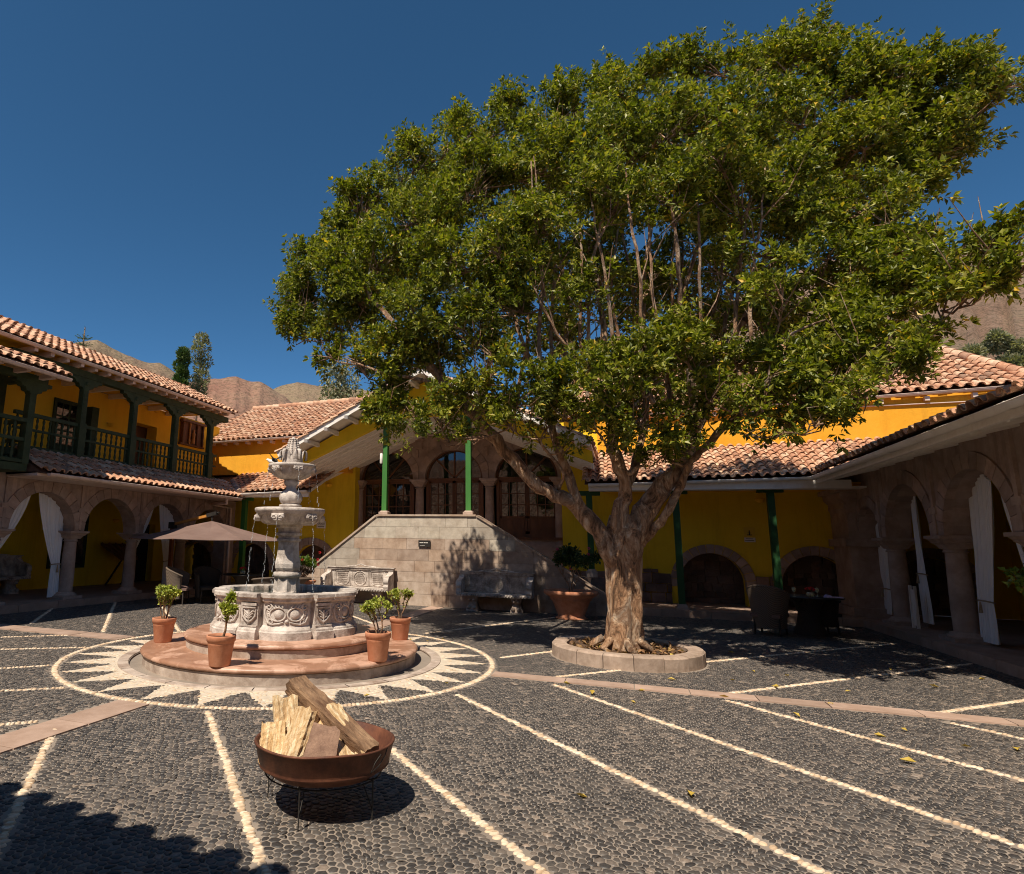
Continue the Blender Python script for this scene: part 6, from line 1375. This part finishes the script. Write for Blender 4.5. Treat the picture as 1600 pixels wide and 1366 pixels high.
mp = Vector((-11.95, 14.4, 0)); mt = Vector((-12.0, 14.4, 2.02))
mb = MB(); mb.bar(mp+Vector((0, 0, .1)), mt, .09, .09, 0, (0, 1, 0)); mb.build('mast', M['mastwood'], UM, True)
at_ = uc+Vector((-.05, 0, 2.26))
mb = MB(); mb.bar(mt+Vector((.1, 0, .01)), at_, .09, .07); mb.build('arm', M['orangewood'], UM, True)
mb = MB(); mb.box(mt.x-.09, mt.x+.1, mt.y-.07, mt.y+.07, mt.z-.12, mt.z+.06); mb.bar(at_-Vector((.12, 0, .02)), at_+Vector((.2, 0, .05)), .11, .10); mb.tube([(uc.x, uc.y, 2.3), (uc.x, uc.y, 2.05)], .03, 8); mb.tube([(uc.x+.1, uc.y, 2.33), (uc.x+.22, uc.y, 2.36)], .02, 8); mb.build('joint_fitting', M['iron'], UM, True)
mb = MB(); mb.box(mp.x-.5, mp.x+.5, mp.y-.5, mp.y+.5, .0, .07); mb.box(mp.x-.1, mp.x+.1, mp.y-.1, mp.y+.1, .07, .25); mb.build('base_slab', M['stone'], UM, True)

# ================================================================== WICKER FURNITURE
def tub_chair(loc, rz, lab, mat='wicker', grp=None, h=.88):
    """open front towards +X"""
    t = thing('wicker_armchair', lab, 'chair', loc, rz, grp); mb = MB(); rings = []
    NA = 22
    for (z, ro) in ((.14, .27), (.3, .285), (.5, .31), (.7, .335), (1., .36)):
        o_, i_ = [], []
        for k in range(NA+1):
            a = radians(62)+radians(236)*k/NA; zz = z if z < .9 else (.62+(h-.62)*max(0, cos((a-pi)*.62))**1.2); zz = min(zz, z if z < .9 else 9)
            if z < .9: zz = z*(.96)
            o_.append((ro*cos(a), ro*1.02*sin(a), zz)); i_.append(((ro-.035)*cos(a), (ro-.035)*1.02*sin(a), zz))
        rings.append(o_+list(reversed(i_)))
    mb.loft(rings, 0, True); mb.build('woven_shell', M[mat], t)
    top = [((.342)*cos(a), .342*1.02*sin(a), .635+(h-.62)*max(0, cos((a-pi)*.62))**1.2) for a in [radians(62)+radians(236)*k/NA for k in range(NA+1)]]
    mb = MB(); mb.tube(top, .024, 8); mb.build('top_roll', M[mat], t)
    mb = MB(); mb.box(-.27, .27, -.26, .26, .34, .40); mb.lathe([(.0, .44), (.2, .445), (.255, .425), (.255, .40)], 20, (0, 0, 0), 0, True, None, 0, False); mb.build('seat', M['cloth'] if mat == 'wicker' else M[mat], t)
    for a in (50, 130, 230, 310): l = MB(); a = radians(a); l.tube([(.27*cos(a), .27*sin(a), .35), (.29*cos(a), .29*sin(a), 0)], [.022, .018], 8); l.build('leg', M['wickerdark'], t)
    return t
def round_table(loc, lab, r=.5, h=.74, mat='wickerdark'):
    t = thing('round_table', lab, 'table', loc); mb = MB(); mb.lathe([(0, h-.03), (r-.02, h-.03), (r, h-.015), (r-.01, h), (0, h)], 36, caps=False); mb.build('tabletop', M['iron'] if mat == 'wickerdark' else M[mat], t)
    mb = MB(); mb.lathe([(.30, 0), (.22, .2), (.18, .42), (.24, .6), (.34, h-.03)], 24); mb.build('pedestal', M[mat], t); return t
def flower_bowl(loc, lab):
    t = thing('flower_bowl', lab, 'flowers', loc); mb = MB(); mb.lathe([(.03, 0), (.065, .02), (.07, .06), (.055, .09)], 16); mb.build('glass_bowl', M['glassy'], t); mb = MB()
    for k in range(26):
        d = Vector(rng.normal(size=3)).normalized(); q = Vector((0, 0, .13))+Vector((d.x*.075, d.y*.075, abs(d.z)*.05)); mb.lathe([(0, -.012), (.024, 0), (0, .016)], 6, q, 0, True)
    mb.build('petal', M['red'], t); return t
def m_glassy():
    m, t, b = newmat('pale_glass'); b.inputs['Base Color'].default_value = (.75, .75, .55, 1); b.inputs['Roughness'].default_value = .1; b.inputs['Transmission Weight'].default_value = .6; return m
M['glassy'] = m_glassy()
tub_chair(at_z(274, 944, 0)+Vector((.0, .10, 0)), radians(20), 'sunlit grey wicker tub chair under the left edge of the taupe umbrella')
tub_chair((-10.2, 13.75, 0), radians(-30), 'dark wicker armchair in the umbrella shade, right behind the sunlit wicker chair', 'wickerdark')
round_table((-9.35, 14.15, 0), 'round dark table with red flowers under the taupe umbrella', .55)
flower_bowl((-9.3, 14.0, .745), 'red flowers in a glass bowl on the table under the taupe umbrella')
tub_chair((-8.4, 13.7, 0), radians(160), 'low wicker armchair half hidden behind the rim of the fountain', 'wicker', None, .7)
round_table((-7.55, 13.6, 0), 'sunlit pale tabletop just visible behind the fountain shaft, left of the dark-leaved pot', .42, .74, 'wicker')
tub_chair(at_z(1212, 996, 0)+Vector((0, .38, 0)), radians(62), 'large wicker armchair in dappled tree shade, with its back to the court', 'wicker', None, .92)
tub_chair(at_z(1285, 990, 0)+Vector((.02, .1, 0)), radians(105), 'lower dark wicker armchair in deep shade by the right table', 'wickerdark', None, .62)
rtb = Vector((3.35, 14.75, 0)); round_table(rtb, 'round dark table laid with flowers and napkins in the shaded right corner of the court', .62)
flower_bowl(rtb+Vector((-.02, -.35, .745)), 'red flowers in a glass bowl on the shaded table in the right corner')
t = thing('folded_napkin', 'folded lilac napkin lying on the shaded right-hand table, beside the flowers', 'napkin', rtb+Vector((.34, -.35, .745))); M['lilac'] = mottled('lilac_cloth', (.45, .38, .62), (.55, .48, .7), 9, .9, .2)
mb = MB(); mb.box(-.14, .16, -.06, .06, 0, .02); mb.loft([[(-.13, -.05, .02), (.0, -.05, .02), (.0, .05, .02), (-.13, .05, .02)], [(-.11, -.03, .06), (-.05, -.03, .05), (-.05, .03, .05), (-.11, .03, .06)]], 0, False); mb.build('cloth', M['lilac'], t)
def goblet(loc, lab):
    t = thing('wine_glass', lab, 'glass', loc); mb = MB(); mb.lathe([(.032, 0), (.03, .004), (.005, .01), (.005, .08), (.03, .10), (.036, .14), (.03, .17)], 14, caps=False); mb.build('glass_bowl', M['glassy'], t)
goblet(rtb+Vector((.12, -.25, .745)), 'stemmed glass beside the lilac napkin on the shaded right table'); goblet(rtb+Vector((-.30, -.40, .745)), 'stemmed glass left of the red flowers on the shaded right table')
goblet((-10.3, 14.2, .46), 'small glass on the seat of the dark armchair under the taupe umbrella')

# ================================================================== CURTAINS
fLc = Frame((-12.62, 0, 0), (0, 1, 0), (1, 0, 0))
def arcz(u, uc_, r, zs): return zs+sqrt(max(0, r*r-(u-uc_)**2))
def arc_tops(u0, u1, uc_, r, zs): return [(u0+(u1-u0)*k/6, arcz(u0+(u1-u0)*k/6, uc_, r, zs)-.01) for k in range(7)]
c1 = lcol[3]+csp/2   # arch between first two visible columns
CG = 'white curtains of the left arcade'
curtain('arcade_curtain', fLc, arc_tops(c1-.85, c1-.12, c1, .87, 1.75), (c1-1.02, c1-.9), (c1-1.05, c1-.85), 1.05, .2, 6, 'white curtain swept to the left column in the first arch at the left edge', CG, -.1)
curtain('arcade_curtain', fLc, arc_tops(c1+.05, c1+.85, c1, .87, 1.75), (c1+.62, c1+.86), (c1+.60, c1+.9), .95, .2, 7, 'white curtain gathered at the right column of the first arch, nearest the rack', CG, -.1)
c3 = lcol[5]+csp/2
curtain('arcade_curtain', fLc, arc_tops(c3-.85, c3-.12, c3, .87, 1.75), (c3-.96, c3-.84), (c3-1.0, c3-.82), 1.1, .2, 6, 'thin white curtain on the left side of the arch behind the umbrella arm', CG, -.1)
curtain('arcade_curtain', fLc, arc_tops(c3+.05, c3+.85, c3, .87, 1.75), (c3+.45, c3+.88), (c3+.45, c3+.9), .95, .2, 7, 'white curtain on the right side of the arch, directly behind the umbrella mast', CG, -.1)
fRc = Frame((5.5, 0, 0), (0, 1, 0), (-1, 0, 0)); CR = 'pale curtains of the shaded right arcade'
def yR(px_, py_=900): return at_x(px_, py_, 5.5).y
curtain('arcade_curtain', fRc, arc_tops(yR(1383, 800), yR(1361, 800), 17.05, .66, 2.05), (yR(1384), yR(1372)), (yR(1387, 940), yR(1374, 940)), .8, .25, 6, 'pale curtain in the farthest narrow arch of the right arcade, by the corner pier', CR, -.05)
curtain('arcade_curtain', fRc, [(yR(1423, 790), 2.75), (yR(1420, 790), 2.8), (yR(1415, 790), 2.8)], (yR(1436, 890), yR(1424, 890)), (yR(1448, 965), yR(1434, 965)), 1.2, .25, 5, 'dim curtain hanging behind the second column of the right arcade', CR, -.1)
curtain('arcade_curtain', fRc, [(yR(1548, 760), 2.75), (yR(1535, 750), 2.9), (yR(1522, 745), 2.95), (yR(1506, 760), 2.85)], (yR(1547, 925), yR(1524, 925)), (yR(1555, 985), yR(1532, 985)), .85, .2, 8, 'brightest pale curtain with tasselled tieback in the near right arch', CR, -.02)
curtain('arcade_curtain', fRc, [(yR(1575, 800), 2.6), (yR(1566, 780), 2.75), (yR(1558, 765), 2.8)], (yR(1612, 900), yR(1604, 900)), (yR(1622, 985), yR(1610, 985)), 1.3, .25, 4, 'sliver of curtain beside the nearest visible right column at the frame edge', CR, -.02)

# ================================================================== ODD THINGS
t = thing('display_rack', 'dark wooden tray rack on crossed legs leaning at the yellow gallery wall', 'rack', (-15.15, 15.6, .15)); mb = MB()
mb.add([(.0, -.65, 1.28), (.0, .65, 1.28), (.35, .62, .82), (.35, -.1, .82), (.02, -.65, 1.22), (.02, .65, 1.22), (.35, .62, .76), (.35, -.1, .76)], [(0, 1, 2, 3), (7, 6, 5, 4), (0, 3, 7, 4), (3, 2, 6, 7), (2, 1, 5, 6), (1, 0, 4, 5)])
for k in range(5): mb.bar((.0, -.6+k*.28, 1.3), (.35, -.05+k*.16, .85), .03, .04)
mb.build('tray', M['wood'], t)
for a, b in (((.3, .0, .8), (.1, -.4, 0)), ((.3, .55, .8), (.1, .25, 0))): l = MB(); l.bar(a, b, .04, .04, 0, (1, 0, 0)); l.build('leg', M['iron'], t)
t = thing('carved_altarpiece', 'small carved wooden shrine with pillars mounted at the far end of the balcony', 'altarpiece', (-13.96, 17.35, 4.78)); mb = MB()
mb.box(0, .10, -.65, .62, 0, .06); mb.box(0, .04, -.6, .58, .06, .82); mb.box(0, .14, -.66, .64, .80, .88); mb.build('backboard', M['wood'], t)
for q in (-.55, -.2, .2, .52): c_ = MB(); c_.lathe([(.03, .06), (.045, .15), (.028, .3), (.045, .45), (.028, .6), (.045, .78)], 8, (.08, q, 0)); c_.build('pillar', M['orangewood' if q == -.2 else 'wood'], t)
c_ = MB(); c_.lathe([(.07, .1), (.05, .3), (.07, .45), (.03, .5), (.045, .56), (.0, .62)], 10, (.09, 0, 0)); c_.build('figurine', M['orangewood'], t)
t = thing('leaning_frame', 'narrow pale-edged board leaning in the shadow between right arcade column and pier', 'board', (5.35, 15.72, .15)); mb = MB(); mb.bar((0, 0, 0), (.05, .1, .82), .05, .03, 0, (0, 1, 0)); mb.bar((-.0, -.22, 0), (.05, -.12, .82), .05, .03, 0, (0, 1, 0)); mb.bar((.02, 0, .4), (.02, -.2, .4), .02, .7, 0, (0, 0, 1)); mb.build('board_panel', M['white'], t)
t = potted('potted_plant', 'leafy plant catching a spot of sun at the right frame edge in the arcade', (4.98, 10.35, .15), .2, .7, .9, 1.4, 71, mat='leafbright', stems=5, ls=.10, dens=16)

# ================================================================== HILLS
def hill(name, mat, D, pts, depth, lab=None, seed=1, rough=6., foot=.0):
    """ridge at distance D whose skyline follows (azimuth deg, tan elevation)"""
    rg_ = np.random.default_rng(seed); az = np.array([p[0] for p in pts]); te = np.array([p[1] for p in pts]); A = np.linspace(az[0], az[-1], 260); T = np.interp(A, az, te)
    NRr = 60; V = []
    ph = rg_.uniform(0, 6.3, 40); fr_ = rg_.uniform(.3, 3, 40)
    ridge = sum(np.sin(A*f_*1.2+p_)/(1+f_) for f_, p_ in zip(fr_, ph))*rough*.07
    for i in range(NRr+1):
        s = i/NRr; r = D-depth+depth*1.5*s; q = min(1, s*1.5); prof = q**1.25 if s*1.5 <= 1 else 1-(s*1.5-1)*1.2
        gul = sum(np.sin(A*f_*3.1+p_+q*2.0*math.sin(p_))/(1+.5*f_) for f_, p_ in zip(fr_[:24], ph[:24]))*rough*.075*(4*q*(1-q)+.12)
        hgt = (T*D+H)*prof+(ridge+gul)*(.3+.7*q)*(1 if q < 1 else 1)+foot
        x_ = r*np.sin(np.radians(A)); y_ = r*np.cos(np.radians(A)); V.append(np.stack([x_, y_, hgt], -1))
    V = np.array(V); n0, n1 = V.shape[:2]; idx = np.arange(n0*n1).reshape(n0, n1); Q = np.stack([idx[:-1, :-1], idx[:-1, 1:], idx[1:, 1:], idx[1:, :-1]], -1).reshape(-1, 4)
    o = np_mesh(name, V.reshape(-1, 3), [Q], [mat], None, True); o['kind'] = 'structure'; return o
hill('hill', M['hillgreen'], 520, [(-75, .20), (-58, .25), (-52, .27), (-49, .285), (-47.3, .293), (-45.5, .283), (-43.9, .272), (-42, .272), (-41, .262), (-39, .235), (-37, .21), (-33, .18)], 260, seed=2)
hill('hill', M['hillbrown'], 420, [(-46, .12), (-43, .19), (-40.5, .235), (-39, .250), (-37.5, .254), (-36, .262), (-35.2, .263), (-33.5, .256), (-32, .247), (-30.5, .232), (-28, .20), (-24, .15)], 210, seed=5)
hill('hill', M['hillgreen'], 640, [(-36, .2), (-33, .235), (-31.5, .249), (-29.6, .262), (-28, .258), (-26, .255), (-22, .25), (-18, .24), (-12, .22), (-5, .2), (3, .18)], 300, seed=9)
hill('hill', M['hillright'], 210, [(-14, .17), (-9, .20), (-4, .262), (0, .30), (4, .33), (8, .357), (12, .38), (16, .398), (18, .398), (22, .38), (27, .36), (33, .35), (45, .33), (60, .3)], 150, seed=12, rough=5)
# ================================================================== BACKGROUND TREES
def bg_tree(name, lab, c, hgt, lobes, mat, leafL, n, cat='tree', grp=None, trunk=.15, droop=0., lean=0.):
    t = thing(name, lab, cat, c, 0, grp); c = Vector(c); P, D = [], []; st = MB()
    if trunk: st.tube([c, c+Vector((lean*.3, 0, hgt*.4)), c+Vector((lean, 0, hgt*.93))], [trunk, trunk*.7, trunk*.12], 8)
    tot = sum(r*r for _, _, _, r in lobes)
    for (x_, y_, z_, r) in lobes:
        q = c+Vector((x_, y_, z_))
        if trunk: st.tube([c+Vector((lean*z_/hgt, 0, max(0, z_-r*1.2))), q], [trunk*.3, trunk*.08], 5)
        for k in range(int(n*r*r/tot)):
            d = Vector(rng.normal(size=3)).normalized(); P.append(tuple(q+Vector((d.x, d.y, d.z*1.1))*r*random.uniform(.45, 1.05)**.6)); e = (d+Vector((0, 0, .4-droop))+Vector(rng.normal(size=3))*.4); D.append(tuple(e))
    if trunk: st.build('trunk', M['bark'], t, True)
    n_ = len(P); leaves_mesh('crown', P, D, rng.uniform(.7, 1.3, n_)*leafL, rng.uniform(.7, 1.3, n_)*leafL*.22, M[mat], t)
    return t
def z0(p): return Vector((p.x, p.y, 0))
def tower(px_, pyt, pyb, Y_, wpx, k, seed, taper=.35, gap=.0):
    """lobes between image rows"""
    rnd = random.Random(seed); top = at_y(px_, pyt, Y_); bot = at_y(px_, pyb, Y_); dep = (top-Vector((0, 0, H))).dot(fw); w = wpx*dep/F; L = []
    for i in range(k):
        f = (i+.5)/k; z = bot.z+(top.z-bot.z)*f; r = w*.5*(1-taper*f)*rnd.uniform(.55, .8)
        L.append((rnd.uniform(-1, 1)*w*.32*(1-taper*f), rnd.uniform(-.5, .5)*w*.5, z, r))
    L.append((0, 0, top.z-w*.15, w*.15)); return z0(bot), top.z, L
c, h_, L = tower(277, 548, 625, 34, 26, 12, 3, .2); bg_tree('conifer_tree', 'dense bright green cypress-like tree poking above the left tiled roof', c, h_, L, 'leafcyp', .22, 5200)
c, h_, L = tower(308, 524, 640, 36, 42, 16, 8, .55); bg_tree('eucalyptus_tree', 'taller thin grey-green eucalyptus right behind the dense green tree', c, h_, L, 'leafgrey', .24, 3400)
c, h_, L = tower(530, 572, 660, 36, 60, 10, 4, .3); bg_tree('pepper_tree', 'pale drooping tree partly hidden behind the left lobe of the big tree', c, h_, L, 'leafgrey', .26, 2600, droop=1.2)
cA = at_y(133, 512, 34); t = thing('araucaria_tree', 'thin spire top of a star-branched conifer above the left roof ridge', 'tree', z0(cA)); mb = MB(); mb.tube([(cA.x, cA.y, 0), (cA.x, cA.y, cA.z)], [.2, .04], 8); mb.build('trunk', M['bark'], t, True)
P, D = [], []
for (dz, r) in ((-.9, .55), (-1.4, .7), (-1.9, .9), (-2.5, 1.1)):
    for k in range(9):
        a = k*.7+dz
        for j in range(14): s = j/14; P.append((cA.x+cos(a)*r*s, cA.y+sin(a)*r*s, cA.z+dz+.15*s*s)); D.append((cos(a)+random.uniform(-.6, .6), sin(a)+random.uniform(-.6, .6), random.uniform(-.2, .5)))
for j in range(40): P.append((cA.x, cA.y, cA.z-j*.04)); D.append((random.uniform(-1, 1), random.uniform(-1, 1), .9))
leaves_mesh('crown', P, D, np.full(len(P), .16), np.full(len(P), .03), M['leafcyp'], t)
# bushes on the right hillside
BL = [(1522, 548, 16, 'leafgrey', 'grey-green bush on the brown hillside, leftmost above the right roof'), (1560, 532, 15, 'leafgrey', 'upper olive bush on the brown hillside above the right roof'), (1575, 566, 20, 'leafgrey', 'round grey bush on the hillside just above the right roof corner'), (1600, 545, 20, 'leafgrey', 'bush on the hillside cut by the right frame edge, upper one'), (1540, 583, 12, 'leafgrey', 'small low bush right behind the tiled hip of the right roof'), (1606, 588, 18, 'leafgrey', 'pale bush at the right frame edge close above the gutter')]
for (px_, py_, rp, mt_, lab) in BL:
    Y_ = 60; p = at_y(px_, py_, Y_); dep = (p-Vector((0, 0, H))).dot(fw); r = rp*dep/F; c = Vector((p.x, p.y, 0))
    rnd = random.Random(px_); L = [(rnd.uniform(-.6, .6)*r, rnd.uniform(-.6, .6)*r, p.z-r*.3+rnd.uniform(-.5, .5)*r, r*rnd.uniform(.4, .6)) for _ in range(6)]
    bg_tree('hillside_shrub', lab, c, p.z, L, mt_, .35, 1500, 'bush', 'bushes on the right hillside', .08)
c = at_y(1250, 560, 40)
bg_tree('leafy_tree', 'green tree behind the right tiled roof, mostly hidden by the big crown', z0(c), c.z, [(0, 0, c.z-1.5, 1.6), (1.2, 0, c.z-2.2, 1.4), (-1.3, 0, c.z-2, 1.3)], 'leafdark', .25, 3000)
